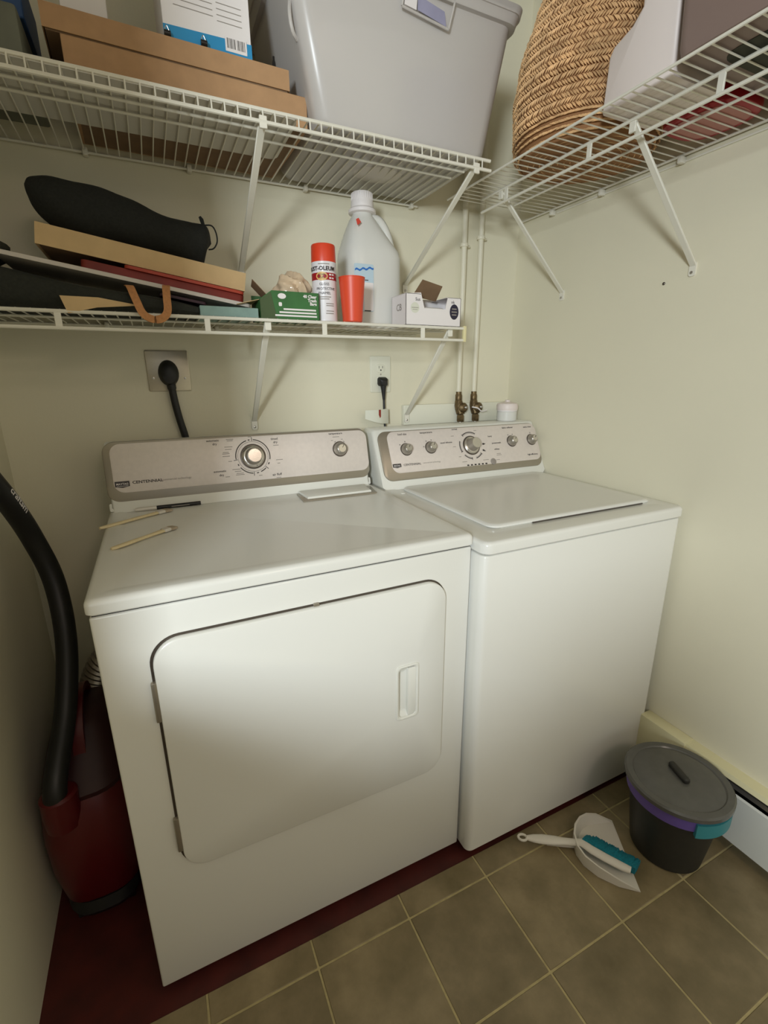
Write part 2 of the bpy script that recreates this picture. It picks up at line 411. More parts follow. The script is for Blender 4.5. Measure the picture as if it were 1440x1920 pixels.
# right shelf
oR = (1.428, .632, 1.786)
RS = wire_shelf('wire_shelf', 'white wire shelf high on the right wall under the wicker basket', oR, (0, -1, 0), (-1, 0, 0), 1.25, .372, 0,
    [(.004, -.003, .0032, 'wall_rail', -.095, 1.25), (.371, -.001, .0030, 'front_rail', -.01, 1.25), (.278, -.005, .0038, 'lip_rail', .048, 1.25),
     (.278, -.040, .0038, 'lip_rail', .045, 1.25), (.152, -.005, .0030, 'support_rail', .05, 1.25)], None)
obj('wall_rail', tube(BM(), [(1.431, .55, 1.770), (1.431, -.6, 1.770)], .0028, 8), M_wire, RS)
for y in (.47, .169, -.13, -.43):
    obj('lip_spacer', box(BM(), 1.1475, 1.1525, y-.0065, y+.0065, 1.746, 1.782, .001, 1), M_wire, RS)
for y in (.497, .054): bracket(RS, (1.152, y, 1.777), (1.431, y, 1.518), (0, 1, 0), (-1, 0, 0))
for y in (.564, .366, .123, -.2):
    obj('wall_clip', box(BM(), 1.412, 1.432, y-.006, y+.006, 1.764, 1.780, .003), M_wire, RS)
whole('wall_screw', lathe(BM(), [(.004, 0), (.004, .0015), (.002, .003)], frame((XR, .130, 1.488), (0, -1, 0), (0, 0, 1)), 10), M_knobd, 'tiny dark screw head in right wall below wire shelf', 'screw', (XR, .130, 1.488))

# ------------------------------------------------------------------ dryer
DR = thing('dryer', 'white front-loading clothes dryer with closed door, left of the washer', 'dryer', (.3685, .31, 0))
vert = lambda c, dd: abs(dd.z) > .9
obj('cabinet', box(BM(), 0, .737, 0, .62, .02, .8835, .004, 3), M_enamel, DR)
for sx in (.06, .677):
    for sy in (.06, .56):
        obj('foot', lathe(BM(), [(.02, -.004), (.02, .008), (.012, .012), (.012, .021)], Matrix.Translation((sx, sy, 0)), 14), M_rubber, DR)
def lid_shape(x0, x1, y0, y1, z0, z1, rad, rim=.03, dip=.003, cor=.012):
    b = BM(); w, h = x1-x0, y1-y0; cx, cy = (x0+x1)/2, (y0+y1)/2
    rings = []
    def R_(ins, z, rc): rings.append([Vector((p[0], p[1], z)) for p in rrect(w-2*ins, h-2*ins, max(rc-ins*.5, .004), 6, cx, cy)])
    R_(.003, z0, cor); R_(0, z0+.003, cor); R_(0, z1-rad, cor)
    for i in range(1, 6):
        a = PI/2*i/5; R_(rad*(1-math.cos(a)), z1-rad+rad*math.sin(a), cor)
    R_(rim, z1, cor+.006); R_(rim+.012, z1-dip, cor+.006)
    loft(b, rings); return b
obj('top_panel', lid_shape(-.004, .740, -.006, .62, .888, .915, .011), M_enamel, DR)
obj('seam_gap', box(BM(), .004, .733, .004, .60, .882, .889), M_black, DR, 'dark seam under the top panel')
# console
LCON = .1788
Mc = frame((0, .555, .917), (1, 0, 0), (0, .045, .173))
b = BM()
loft(b, [[Vector((x, y, z)) for y, z in ((.548, .9125), (.553, .926), (.600, 1.086), (.606, 1.090), (.650, 1.086), (.660, 1.07), (.660, .9125))] for x in (.006, .731)])
bmesh.ops.bevel(b, geom=[e for e in b.edges if abs((e.verts[0].co-e.verts[1].co).x) < 1e-5], offset=.006, segments=3, profile=.5, affect='EDGES')
con = obj('console', b, M_enam2, DR)
cw, ch = .740, .158
trim = obj('console_trim', slab(BM(), rrect(cw, ch, .030, 8, .3695, .021+ch/2), -.002, .0045, Mc, .003), M_trim, con, 'darker silver trim around the control panel')
obj('control_panel', slab(BM(), rrect(.722, .128, .026, 8, .3775, .0445+.064), .003, .0056, Mc, .0012), M_silver, con, 'pale silver control panel')
obj('end_block', slab(BM(), rrect(.045, .022, .004, 3, .022, .009), 0, .0035, Mc, .002), M_enam2, con)
obj('end_block', slab(BM(), rrect(.045, .022, .004, 3, .715, .009), 0, .0035, Mc, .002), M_enam2, con)
obj('lower_strip', slab(BM(), rrect(.640, .018, .002, 2, .369, .010), 0, .0030, Mc, .001), M_enam2, con)
def at(M, x, y, z=.0058): return M @ Matrix.Translation((x, y, z))
def dial(parent, M, x, y, r, rk, hk, ptr=-75):
    Md = at(M, x, y)
    d = obj('dial', lathe(BM(), [(r, 0), (r, .002), (r*.96, .003), (r*.90, .003)], Md, 40), M_knobd, parent, 'dark ring of the selector dial')
    obj('dial_skirt', lathe(BM(), [(r*.88, .001), (r*.88, .004), (r*.80, .007), (rk*1.25, .009)], Md, 40), M_chrome, d, 'polished silver skirt')
    obj('knob', lathe(BM(), [(rk*1.22, .008), (rk*1.12, hk*.6), (rk*1.02, hk-.001), (rk, hk), (rk*.93, hk+.0004)], Md, 40), M_knob, d, 'satin grey knob grip')
    obj('knob_face', lathe(BM(), [(rk*.93, hk), (rk*.92, hk+.0012), (rk*.3, hk+.0012)], Md, 40), M_chrome, d, 'bright spun metal knob face')
    a = math.radians(ptr); Mp = Md @ Matrix.Rotation(a, 4, 'Z')
    obj('pointer', box(BM(), rk*1.3, r*.8, -.0008, .0008, .006, .0085, M=Mp), M_print, d)
    return d
def small_knob(parent, M, x, y, r=.0215):
    Md = at(M, x, y)
    k = obj('small_knob', lathe(BM(), [(r, 0), (r, .004), (r*.9, .010), (r*.72, .020), (r*.62, .0215)], Md, 28), M_knob, parent, 'satin grey control knob')
    obj('knob_face', lathe(BM(), [(r*.56, .021), (r*.55, .0232), (r*.2, .0232)], Md, 24), M_chrome, k)
    obj('knob_base', lathe(BM(), [(r*1.12, -.001), (r*1.12, .0015)], Md, 28), M_knobd, k)
    Mp = Md @ Matrix.Rotation(math.radians(60), 4, 'Z')
    obj('pointer', box(BM(), r*.1, r*.55, -.0007, .0007, .0228, .0238, M=Mp), M_print, k)
    return k
DX, DY = .377, .114
dial(con, Mc, DX, DY, .0360, .0200, .032)
Md = at(Mc, DX, DY, .0057)
b = BM()
arc_strip(b, Md, .0485, 107, 186, .0026); arc_strip(b, Md, .0485, 84, -14, .0026); arc_strip(b, Md, .0485, 95, 101, .0030); arc_strip(b, Md, .0485, 203, 209, .0030)
arc_strip(b, Md, .0485, 217, 264, .0026); arc_strip(b, Md, .0485, 276, 283, .0026); arc_strip(b, Md, .0485, 291, 312, .0026); arc_strip(b, Md, .0485, -32, -25, .0030)
for a in (88, 188, 267, 316):
    Ma = Md @ Matrix.Rotation(math.radians(a), 4, 'Z'); dash(b, Ma, .050, 0, .011, .0016)
arc_strip(b, Md, .0430, 0, 360, .0007)
obj('dial_markings', b, M_print, con, 'dark printed arcs around the dial')
b = BM()
for s, x, y, sz in (('automatic', .272, .166, .0085), ('dry', .276, .156, .009), ('automatic', .281, .079, .0085), ('dry', .284, .068, .009), ('timed', .444, .161, .0090), ('dry', .446, .151, .0095), ('air fluff', .440, .056, .0098), ('temperature', .636, .166, .0088)):
    text_bm(s, sz, at(Mc, x, y, .0057), b, 'CENTER', bold=.0001)
text_bm('CENTENNIAL', .0105, at(Mc, .060, .0695, .0057), b, 'LEFT', xs=1.15, bold=.00025)
obj('lettering', b, M_print, con, 'dark printed lettering')
b = BM(); text_bm('commercial technology', .0078, at(Mc, .131, .070, .0057), b, 'LEFT')
for x, y, w in ((.318, .167, .020), (.318, .163, .016), (.312, .146, .022), (.311, .139, .018), (.303, .131, .016), (.303, .127, .020), (.303, .120, .020), (.447, .142, .016), (.452, .099, .020), (.449, .089, .008), (.326, .081, .022), (.330, .075, .018), (.335, .069, .020), (.335, .065, .024), (.300, .062, .012), (.444, .047, .014), (.312, .105, .010), (.392, .058, .010), (.374, .171, .010), (.636, .1555, .022), (.622, .145, .006), (.655, .147, .006)):
    dash(b, at(Mc, x, y, .0052), 0, 0, w, .0018)
for a in (55, 120): arc_strip(b, at(Mc, .645, .117, .0057), .027, a-6, a+6, .002)
obj('fine_print', b, M_printg, con, 'tiny grey printed captions')
small_knob(con, Mc, .645, .117)
def badge(parent, M, x, y, w=.034, h=.017, txt=True):
    Mb = at(M, x, y, .0056)
    q = [(-w/2, h/2), (-w/2, -h/2*.6), (0, -h/2), (w/2, -h/2*.6), (w/2, h/2)][::-1]
    bb = obj('brand_badge', slab(BM(), q, 0, .0012, Mb), M_badge, parent, 'small dark shield badge')
    fr_ = BM(); ww, hh = w*.90, h*.16
    dash(fr_, Mb, 0, -h*.24, w*.80, h*.05, .0014)
    text_bm('MAYTAG', h*.42, Mb @ Matrix.Translation((0, h*.07, .0012)), fr_, 'CENTER', xs=.98, bold=.0001)
    obj('badge_lettering', fr_, M_labelw, bb, 'pale badge lettering')
badge(con, Mc, .0365, .0665)
# lint screen cover
ls = obj('lint_screen_tray', slab(BM(), [(.480, .436), (.706, .436), (.724, .530), (.486, .530)], .9125, .9165, I4, .001), M_trim, DR, 'grey rim of the lint screen')
obj('lint_screen_cover', slab(BM(), [(.497, .452), (.694, .452), (.704, .536), (.493, .536)], .915, .9225, I4, .003), M_enam2, ls, 'white lint screen cover')
# door
Mf = frame((0, 0, 0), (1, 0, 0), (0, 0, 1))       # normal = -y
def fill_with_hole(bm, outer, inner, t, M):
    ov = [bm.verts.new(M @ Vector((x, y, t))) for x, y in outer]; iv = [bm.verts.new(M @ Vector((x, y, t))) for x, y in inner]
    es = [bm.edges.new((l[i], l[(i+1) % len(l)])) for l in (ov, iv) for i in range(len(l))]
    bmesh.ops.triangle_fill(bm, use_beauty=True, use_dissolve=False, edges=es)
    return ov, iv
def inset_pts(w, h, r, d, cx, cy): return rrect(w-2*d, h-2*d, max(r-d, .002), 10, cx, cy)
dw, dh, dcx, dcy, dr = .588, .508, .373, .568, .048
obj('door_gap_shade', slab(BM(), rrect(dw+.007, dh+.006, dr+.003, 10, dcx-.0015, dcy+.0015), -.001, .0012, Mf), M_knobd, DR, 'dark slab coloured as the shade in the gap around the door')  # gap shade put in as a dark slab, shifted up and left
hx0, hx1, hz0, hz1 = .543, .597, .499, .636
b = BM()
rings = [[Mf @ Vector((x, y, t)) for x, y in inset_pts(dw, dh, dr, d_, dcx, dcy)] for d_, t in ((0, .0), (0, .008), (.0012, .0105), (.004, .012))]
loft(b, rings, True, False)
hole = rrect(hx1-hx0, hz1-hz0, .008, 10, (hx0+hx1)/2, (hz0+hz1)/2)
fill_with_hole(b, inset_pts(dw, dh, dr, .004, dcx, dcy), hole, .012, Mf)
bmesh.ops.remove_doubles(b, verts=b.verts[:], dist=1e-6)
door = obj('door', b, M_enamel, DR, 'closed drop-side door with rounded corners', sharp=30)
b = BM(); hcx, hcz = (hx0+hx1)/2, (hz0+hz1)/2; hw, hh = hx1-hx0, hz1-hz0
rings = [[Mf @ Vector((x, y, t)) for x, y in rrect(hw+2*g, hh+2*g, .009, 6, hcx, hcz)] for g, t in ((.0015, .0115), (.0015, .0140), (-.0010, .0152), (-.0045, .0140), (-.0055, .0128))]
loft(b, rings, False, False)
hd = obj('handle_frame', b, M_enam2, door, 'raised white frame of the door handle')
b = BM(); slab(b, rrect(.026, hh-.012, .003, 4, hcx+.0135, hcz-.002), .0015, .0125, Mf, .002)
obj('grip_plate', b, M_enam2, door, 'flat white grip plate')
b = BM(); loft(b, [[Mf @ Vector((x, y, t)) for x, y in q] for q, t in ((rrect(.029, hh-.008, .004, 4, hcx-.0125, hcz), .0128), (rrect(.027, hh-.030, .004, 4, hcx-.0125, hcz-.001), .0040), (rrect(.016, hh-.040, .004, 4, hcx-.0165, hcz-.001), .0022))], False, True)
obj('handle_pocket', b, M_enam2, door, 'recessed finger pocket')
for zc in (.705, .405): obj('hinge', box(BM(), dcx-dw/2-.0085, dcx-dw/2+.002, -.0095, 0, zc-.040, zc+.040, .002), M_trim, door, 'grey door hinge')
obj('catch', slab(BM(), rrect(.012, .006, .002, 3, .372, dcy+dh/2+.003), 0, .006, Mf, .001), M_trim, door, 'small metal catch at top of door')

# ------------------------------------------------------------------ washer
WA = thing('washing_machine', 'white top-loading washing machine with flat lid, right of the dryer', 'washing machine', (1.08, .29, 0))
b = BM(); box(b, .7435, 1.418, -.037, .62, .02, .869)
bmesh.ops.bevel(b, geom=[e for e in b.edges if abs((e.verts[0].co-e.verts[1].co).z) > .5], offset=.018, segments=6, profile=.5, affect='EDGES')
bmesh.ops.bevel(b, geom=[e for e in b.edges if e.verts[0].co.z > .868 and e.verts[1].co.z > .868], offset=.004, segments=2, profile=.5, affect='EDGES')
obj('cabinet', b, M_enamel, WA, sharp=50)
for sx in (.80, 1.36):
    for sy in (.03, .56):
        obj('foot', lathe(BM(), [(.02, -.004), (.02, .008), (.012, .012), (.012, .021)], Matrix.Translation((sx, sy, 0)), 14), M_rubber, WA)
obj('seam_gap', box(BM(), .755, 1.408, -.025, .60, .867, .876), M_black, WA, 'dark seam under the top frame')
obj('top_frame', lid_shape(.7415, 1.421, -.043, .62, .873, .9025, .010, .05, .002, .022), M_enamel, WA)
b = BM()
lw, lh, lcx, lcy = .566, .462, 1.100, .263
rings = [[Vector((p[0], p[1], z)) for p in rrect(lw-2*i_, lh-2*i_, .026, 8, lcx, lcy)] for i_, z in ((.004, .9000), (.0, .9035), (0, .9065), (.003, .9095), (.010, .9105), (.022, .9095))]
loft(b, rings)
wl = obj('lid', b, M_enamel, WA, 'flat white lid')
obj('lid_gap', slab(BM(), rrect(.40, .006, .002, 2, 1.14, lcy-lh/2-.0002), .9015, .9040), M_knobd, wl, 'dark finger gap under the lid front')
obj('lid_bumper', slab(BM(), rrect(.014, .006, .002, 3, .795, .438), .9020, .9045), M_enam2, wl)
# console
Mw = frame((.745, .50, .902), (1, 0, 0), (0, .085, .183))
b = BM()
loft(b, [[Vector((x, y, z)) for y, z in ((.499, .900), (.5045, .911), (.5825, 1.079), (.589, 1.084), (.655, 1.085), (.665, 1.07), (.665, .900))] for x in (.758, 1.4315)])
bmesh.ops.bevel(b, geom=[e for e in b.edges if abs((e.verts[0].co-e.verts[1].co).x) < 1e-5], offset=.014, segments=4, profile=.5, affect='EDGES')
wc = obj('console', b, M_enam2, WA)
obj('console_trim', slab(BM(), rrect(.656, .166, .030, 8, .353, .026+.083), -.003, .0050, Mw, .003), M_trim, wc, 'darker silver trim around the control panel')
obj('control_panel', slab(BM(), rrect(.622, .140, .026, 8, .368, .049+.070), .003, .0062, Mw, .0012), M_silver, wc, 'pale silver control panel')
WX, WY = .376, .122
dial(wc, Mw, WX, WY, .0345, .0190, .034, -140)
for x in (.119, .212, .556, .649): small_knob(wc, Mw, x, .126, .0190)
Md = at(Mw, WX, WY, .0063)
b = BM()
for a0, a1 in ((58, 128), (158, 205), (222, 262), (282, 318)):
    arc_strip(b, Md, .0480, a0, a1, .0030); arc_strip(b, Md, .0445, a0, a1, .0008)
for a in (128, 205, 262, 318):
    Ma = Md @ Matrix.Rotation(math.radians(a), 4, 'Z'); dash(b, Ma, .0475, 0, .009, .0020)
for a in (2, -24): 
    Ma = Md @ Matrix.Rotation(math.radians(a), 4, 'Z'); dash(b, Ma, .052, 0, .008, .006); dash(b, Ma, .058, 0, .005, .0025)
for i in range(6): dash(b, at(Mw, .346+i*.0154, .0525, .0058), 0, 0, .0085, .0050)
obj('dial_markings', b, M_print, wc, 'dark printed arcs and indicator row')
b = BM()
for s, x, y, sz in (('load size', .114, .178, .0095), ('temperature', .205, .179, .0095), ('normal', .320, .184, .0078), ('casual delicates', .276, .139, .0078), ('heavy', .463, .150, .0078), ('powerwash', .486, .124, .0085), ('whites', .482, .101, .0085), ('fabric softener', .550, .178, .0085), ('extra rinse', .642, .176, .0085), ('high efficiency', .640, .070, .0085)):
    text_bm(s, sz, at(Mw, x, y, .0063), b, 'CENTER', bold=.0001)
text_bm('CENTENNIAL', .0098, at(Mw, .098, .0745, .0063), b, 'LEFT', xs=1.1, bold=.0001)
obj('lettering', b, M_print, wc, 'dark printed lettering')
b = BM(); text_bm('commercial technology', .0072, at(Mw, .171, .0755, .0063), b, 'LEFT')
for x, y, w in ((.306, .160, .012), (.306, .122, .012), (.335, .066, .020), (.425, .066, .024), (.486, .084, .018), (.486, .079, .022), (.320, .085, .010), (.405, .175, .012), (.474, .062, .010), (.482, .062, .006)):
    dash(b, at(Mw, x, y, .0058), 0, 0, w, .0018)
for cx, angs in ((.119, (90, 140)), (.212, (40, 75, 120, 170)), (.556, (70, 115)), (.649, (90,))):
    for a in angs: arc_strip(b, at(Mw, cx, .126, .0063), .0265, a-4, a+4, .0045)
obj('fine_print', b, M_printg, wc, 'tiny grey printed captions')
obj('start_button', lathe(BM(), [(.0115, 0), (.0115, .002), (.010, .003)], at(Mw, .455, .057), 24), M_printg, wc, 'round grey push button')
badge(wc, Mw, .074, .0735, .030, .014)

# ------------------------------------------------------------------ outlets, plugs and cords
O1 = thing('wall_outlet', 'square stainless dryer outlet plate on the back wall, left of the white outlet', 'outlet', (.187, YB, 1.268))
Mo = frame((.187, YB, 1.268), (1, 0, 0), (0, 0, 1))
obj('cover_plate', slab(BM(), rrect(.114, .113, .004, 3), 0, .005, Mo, .002), M_plate, O1)
for s in (-1, 1): obj('screw', lathe(BM(), [(.0035, .004), (.0035, .0055), (.002, .006)], Mo @ Matrix.Translation((s*.042, -.02, 0)), 12), M_steel, O1)
P1 = thing('power_cord', 'thick black dryer cord plugged into the square steel outlet', 'power cord', (.187, .735, 1.255))
b = BM(); Mp = frame((.186, YB-.0055, 1.262), (1, 0, 0), (0, 0, 1))
loft(b, [[Mp @ Vector((rx*math.cos(2*PI*i/24), ry*math.sin(2*PI*i/24)+sy, t)) for i in range(24)] for rx, ry, t, sy in ((.026, .034, 0, 0), (.0275, .036, .008, 0), (.026, .034, .022, -.001), (.018, .025, .032, -.004), (.006, .010, .035, -.006))])
obj('plug', b, M_rubber, P1, 'rounded black right-angle plug')
b = BM(); pts = spline([(.188, .722, 1.245), (.190, .722, 1.215), (.193, .723, 1.18), (.200, .725, 1.13), (.212, .726, 1.06), (.225, .727, .90), (.235, .727, .5)], 6)
tube(b, pts, [.0155 if i < 3 else (.0125 if i < 6 else .0105) for i in range(len(pts))], 10)
obj('cord', b, M_rubber, P1)
O2 = thing('wall_outlet', 'white rectangular duplex outlet plate on the back wall between the machines', 'outlet', (.863, YB, 1.256))
Mo = frame((.863, YB, 1.256), (1, 0, 0), (0, 0, 1))
obj('cover_plate', slab(BM(), rrect(.079, .122, .005, 3), 0, .005, Mo, .003), M_trimw, O2)
for s in (1, -1):
    rc = obj('receptacle', slab(BM(), rrect(.033, .029, .012, 6, 0, s*.0195), .004, .0068, Mo, .001), M_trimw, O2)
    b = BM(); box(b, -.0075, -.0058, s*.0195+.0005, s*.0195+.0085, .0066, .0070, M=Mo); box(b, .0058, .0075, s*.0195+.001, s*.0195+.008, .0066, .0070, M=Mo)
    slab(b, ring_pts(.0026, 12, 0, s*.0195-.0055), .0066, .0070, Mo); obj('slots', b, M_print, rc, 'dark plug slots')
obj('screw', lathe(BM(), [(.003, .004), (.003, .0056), (.002, .006)], Mo, 10), M_steel, O2)
P2 = thing('power_cord', 'thin black washer cord with paper tag, plugged into the white outlet', 'power cord', (.864, .735, 1.235))
b = BM(); Mp = frame((.865, YB-.007, 1.232), (1, 0, 0), (0, 0, 1))
loft(b, [[Mp @ Vector((p[0], p[1], t)) for p in rrect(w, h, .006, 4, 0, oy)] for w, h, t, oy in ((.032, .026, 0, 0), (.034, .030, .006, 0), (.030, .026, .02, -.002), (.018, .018, .026, -.004))])
tube(b, [(.865, .722, 1.226), (.866, .722, 1.205), (.868, .724, 1.17)], [.0125, .0085, .0045], 10)
obj('plug', b, M_rubber, P2, 'flared black plug')
obj('cord', tube(BM(), spline([(.868, .724, 1.172), (.869, .724, 1.13), (.870, .722, 1.09), (.872, .72, 1.02), (.88, .72, .8)], 5), .0042, 8), M_rubber, P2)
Mt = frame((.868, .716, 1.115), (1, 0, 0), (0, 0, 1))
b = BM(); n = 10
rows = []
for i in range(n+1):
    s = i/n; x = .012-.090*s; bend = .018*math.sin(s*2.8)
    rows.append([Mt @ Vector((x, .025-.003*s, bend+.001)), Mt @ Vector((x-.004*s, -.026+.020*s*s, bend+.004+.004*s)), Mt @ Vector((x-.004*s, -.026+.020*s*s, bend+.0045+.004*s)), Mt @ Vector((x, .025-.003*s, bend+.0017))])
loft(b, rows)
tg = obj('paper_tag', b, M_paper, P2, 'curled white paper tag')
b = BM(); rows = []
for i in (4, 4.5, 5):
    s = i/n; x = .012-.090*s; bend = .018*math.sin(s*2.8)
    rows.append([Mt @ Vector((x, .0235, bend+.0024)), Mt @ Vector((x-.004*s, -.0215, bend+.0054))])
loft(b, rows, False, False, False); obj('tag_stripe', b, M_redstripe, tg, 'dark red stripe on the tag')
b = BM()
for k in range(4): dash(b, Mt, -.012, .014-.009*k, .018, .0018, .0078)
obj('tag_print', b, M_printg, tg)

# ------------------------------------------------------------------ pipes and valves
def pipe(name_label, x, zc, y=.722, zb=1.185):
    p_ = thing('water_pipe', name_label, 'pipe', (x, y, zb))
    obj('riser', tube(BM(), [(x, y, zb), (x+.002, y, 1.6), (x+.001, y, ZC-.002)], .0098, 14), M_pipe, p_)
    c = obj('pipe_clip', lathe(BM(), [(.0135, -.006), (.0145, -.004), (.0145, .004), (.0135, .006)], Matrix.Translation((x+.001, y, zc)), 16), M_pipe, p_)
    obj('clip_screw', tube(BM(), [(x+.012, y+.004, zc), (x+.030, y+.010, zc)], .0045, 8), M_pipe, c)
    return p_
PA = pipe('painted water pipe on back wall, the left one of the pair', 1.179, 1.686)
PB = pipe('painted water pipe on back wall, the right one of the pair', 1.249, 1.716)
def valve(label, x, y=.706, z=1.130, flip=1):
    v = thing('water_valve', label, 'valve', (x, y, z))
    obj('upper_coupling', lathe(BM(), [(.011, .028), (.0125, .032), (.0125, .050), (.010, .054), (.0105, .062)], Matrix.Translation((x, y+.012, z)), 12), M_brass, v)
    b = BM(); tube(b, [(x, y+.012, z+.030), (x, y+.010, z+.015), (x+.003*flip, y+.004, z), (x+.003*flip, y, z-.020)], [.013, .0165, .019, .015], 14)
    obj('body', b, M_brass, v)
    obj('bonnet', lathe(BM(), [(.017, 0), (.019, .006), (.013, .014), (.009, .016)], frame((x+.006*flip, y-.008, z+.004), (1, 0, 0), (0, 0, 1)), 14), M_brass, v)
    obj('stem', lathe(BM(), [(.005, .014), (.005, .024), (.003, .026)], frame((x+.006*flip, y-.008, z+.006), (1, 0, 0), (0, 0, 1)), 10), M_steel, v)
    obj('hose_nut', lathe(BM(), [(.0135, -.048), (.0145, -.044), (.0145, -.026), (.011, -.020)], Matrix.Translation((x+.003*flip, y, z)), 6), M_brass, v)
    obj('hose_end', tube(BM(), [(x+.003*flip, y, z-.044), (x+.003*flip, y-.002, z-.12), (x, y, z-.3)], .0085, 10), M_steel, v, 'braided steel hose end')
    return v
valve('aged bronze shutoff valve under the left pipe', 1.178)
VB = valve('aged bronze shutoff valve under the right pipe, with white wire tie', 1.247, flip=1)
obj('wire_tie', tube(BM(), spline([(1.214, .680, 1.137), (1.236, .673, 1.132), (1.256, .676, 1.120), (1.284, .682, 1.122)], 5), .0024, 6), M_labelw, VB, 'white wire tie')

PC = thing('plastic_container', 'small round white plastic container with lid, beside the valves', 'container', (1.338, .628, 1.085))
Mj = Matrix.Translation((1.338, .628, 1.085))
obj('body', lathe(BM(), [(.034, 0), (.037, .003), (.037, .034), (.034, .037), (.034, .041)], Mj, 28), M_jug, PC)
obj('lid', lathe(BM(), [(.0385, .040), (.0395, .043), (.0395, .057), (.036, .064), (.020, .068), (.010, .070), (.0095, .076), (.005, .077)], Mj, 28), M_whiteplas, PC)
obj('seal_band', lathe(BM(), [(.0375, .036), (.0375, .041)], Mj, 28), M_labelw, PC)

# ------------------------------------------------------------------ items on the dryer top
def paint_brush(label, p0, p1, z):
    p0, p1 = Vector((*p0, z)), Vector((*p1, z)); L_ = (p1-p0).length
    M = frame(p0, p1-p0, Vector((0, 0, 1)).cross(p1-p0)); root = thing('paint_brush', label, 'brush', p0)
    prof = [(0, .003), (.04, .0072), (.20, .0082), (.40, .0066), (.60, .0054), (.72, .0076), (.80, .0080)]
    b = BM(); loft(b, [[M @ Vector((s*L_, w*math.cos(2*PI*i/10), .0045+.0036*math.sin(2*PI*i/10))) for i in range(10)] for s, w in prof])
    obj('handle', b, M_wood, root)
    obj('ferrule', box(BM(), .80*L_, .91*L_, -.0088, .0088, .0012, .0088, .0015, 1, M), M_ferr, root)
    b = BM(); loft(b, [[M @ Vector((s*L_, w*cx, zz+h*cy)) for cx, cy in ((-1, -1), (1, -1), (1, 1), (-1, 1))] for s, w, zz, h in ((.90, .0084, .005, .003), (.96, .0105, .0045, .003), (1.02, .0085, .004, .0018))])
    obj('bristles', b, M_bristle, root)
paint_brush('thin wooden paint brush with handle hanging over dryer edge', (-.012, .405), (.139, .508), .9128)
paint_brush('thin wooden paint brush lying nearer the dryer front', (.022, .238), (.143, .340), .9128)
MP = thing('marker_pen', 'black and white marker pen lying against the dryer console', 'pen', (.06, .540, .917))
obj('barrel', tube(BM(), [(.108, .541, .918), (.219, .541, .918)], .0052, 12), M_pen, MP)
obj('cap', tube(BM(), [(.058, .541, .918), (.064, .541, .918), (.109, .541, .918)], [.0042, .0050, .0054], 12), M_ferr, MP, 'white cap')
b = BM(); box(b, .145, .190, .535, .5362, .917, .9188); obj('print_band', b, M_printg, MP, 'grey printed line')

# ------------------------------------------------------------------ lower shelf, right half
ZS = 1.3902
c0 = (.585, .495)
CAN = thing('spray_can', 'white spray paint can with red cap beside the green carton', 'spray can', (*c0, ZS))
Mk = Matrix.Translation((*c0, ZS)); Rc = .0320
obj('body', lathe(BM(), [(.0300, 0), (.0325, .002), (.0325, .006), (Rc, .008), (Rc, .140), (.0325, .1415), (.0325, .1445), (.030, .1465)], Mk, 40), M_canw, CAN)
obj('cap', lathe(BM(), [(.0322, .1450), (.0322, .150), (.0312, .184), (.0298, .187), (.0270, .188)], Mk, 40), M_orange, CAN, 'red plastic cap')
face = math.atan2(-.80-c0[1], .136-c0[0])
def can_wrap(p, R=Rc+.0004, base=face, cx=c0[0], cy=c0[1], z0=ZS):
    a = base+p.x/R
    return Vector((cx+(R+p.z)*math.cos(a), cy+(R+p.z)*math.sin(a), z0+p.y))
def wrap_patch(bm, x0, x1, y0, y1, dz, wrapf, n=14):
    g = [[bm.verts.new(wrapf(Vector((x0+(x1-x0)*i/n, y, dz)))) for i in range(n+1)] for y in (y0, y1)]
    for i in range(n): bm.faces.new((g[0][i], g[0][i+1], g[1][i+1], g[1][i]))
    return bm
obj('label_band', wrap_patch(BM(), -.075, .055, .101, .118, 0, can_wrap, 24), M_canred, CAN, 'dark red band on the label')
b = BM(); cv = b.verts.new(can_wrap(Vector((-.006, .1095, .0004)))); rv = [b.verts.new(can_wrap(Vector((-.006+.0155*math.cos(2*PI*i/20), .1095+.0105*math.sin(2*PI*i/20), .0004)))) for i in range(20)]
for i in range(20): b.faces.new((cv, rv[i], rv[(i+1) % 20]))
obj('emblem', b, M_gold, CAN, 'gold oval emblem')
def can_text(bm, s, size, x, y, dz=.0005, al='CENTER', bold=0.0, xs=1.0):
    return text_bm(s, size, I4, bm, al, .0002, lambda p: can_wrap(Vector((p.x+x, p.y+y, p.z+dz))), xs, bold)
b = BM(); can_text(b, 'RUST-OLEUM', .0135, .031, .1275, al='RIGHT', bold=.0004, xs=.98)
can_text(b, 'GLOSS', .0088, .0, .0905); can_text(b, 'PROTECTIVE', .0088, .004, .0795); can_text(b, 'ENAMEL', .0088, .0, .0690)
can_text(b, 'STOPS', .0062, -.006, .1130, .0009); can_text(b, 'RUST', .0062, -.006, .1060, .0009)
obj('lettering', b, M_print, CAN, 'black label lettering')
b = BM()
for k, (x, y, w) in enumerate(((.0, .1385, .030), (.002, .060, .030), (.0, .055, .024), (.014, .044, .022), (.014, .039, .022), (.014, .026, .022), (.013, .020, .022))): wrap_patch(b, x-w/2, x+w/2, y-.0010, y+.0010, .0004, can_wrap, 6)
obj('fine_print', b, M_printg, CAN)
b = BM(); 
for x, y in ((.0165, .1135), (.0245, .1135), (.0165, .1055), (.0245, .1055)): wrap_patch(b, x-.003, x+.003, y-.0018, y+.0018, .0006, can_wrap, 3)
obj('band_print', b, M_labelw, CAN)

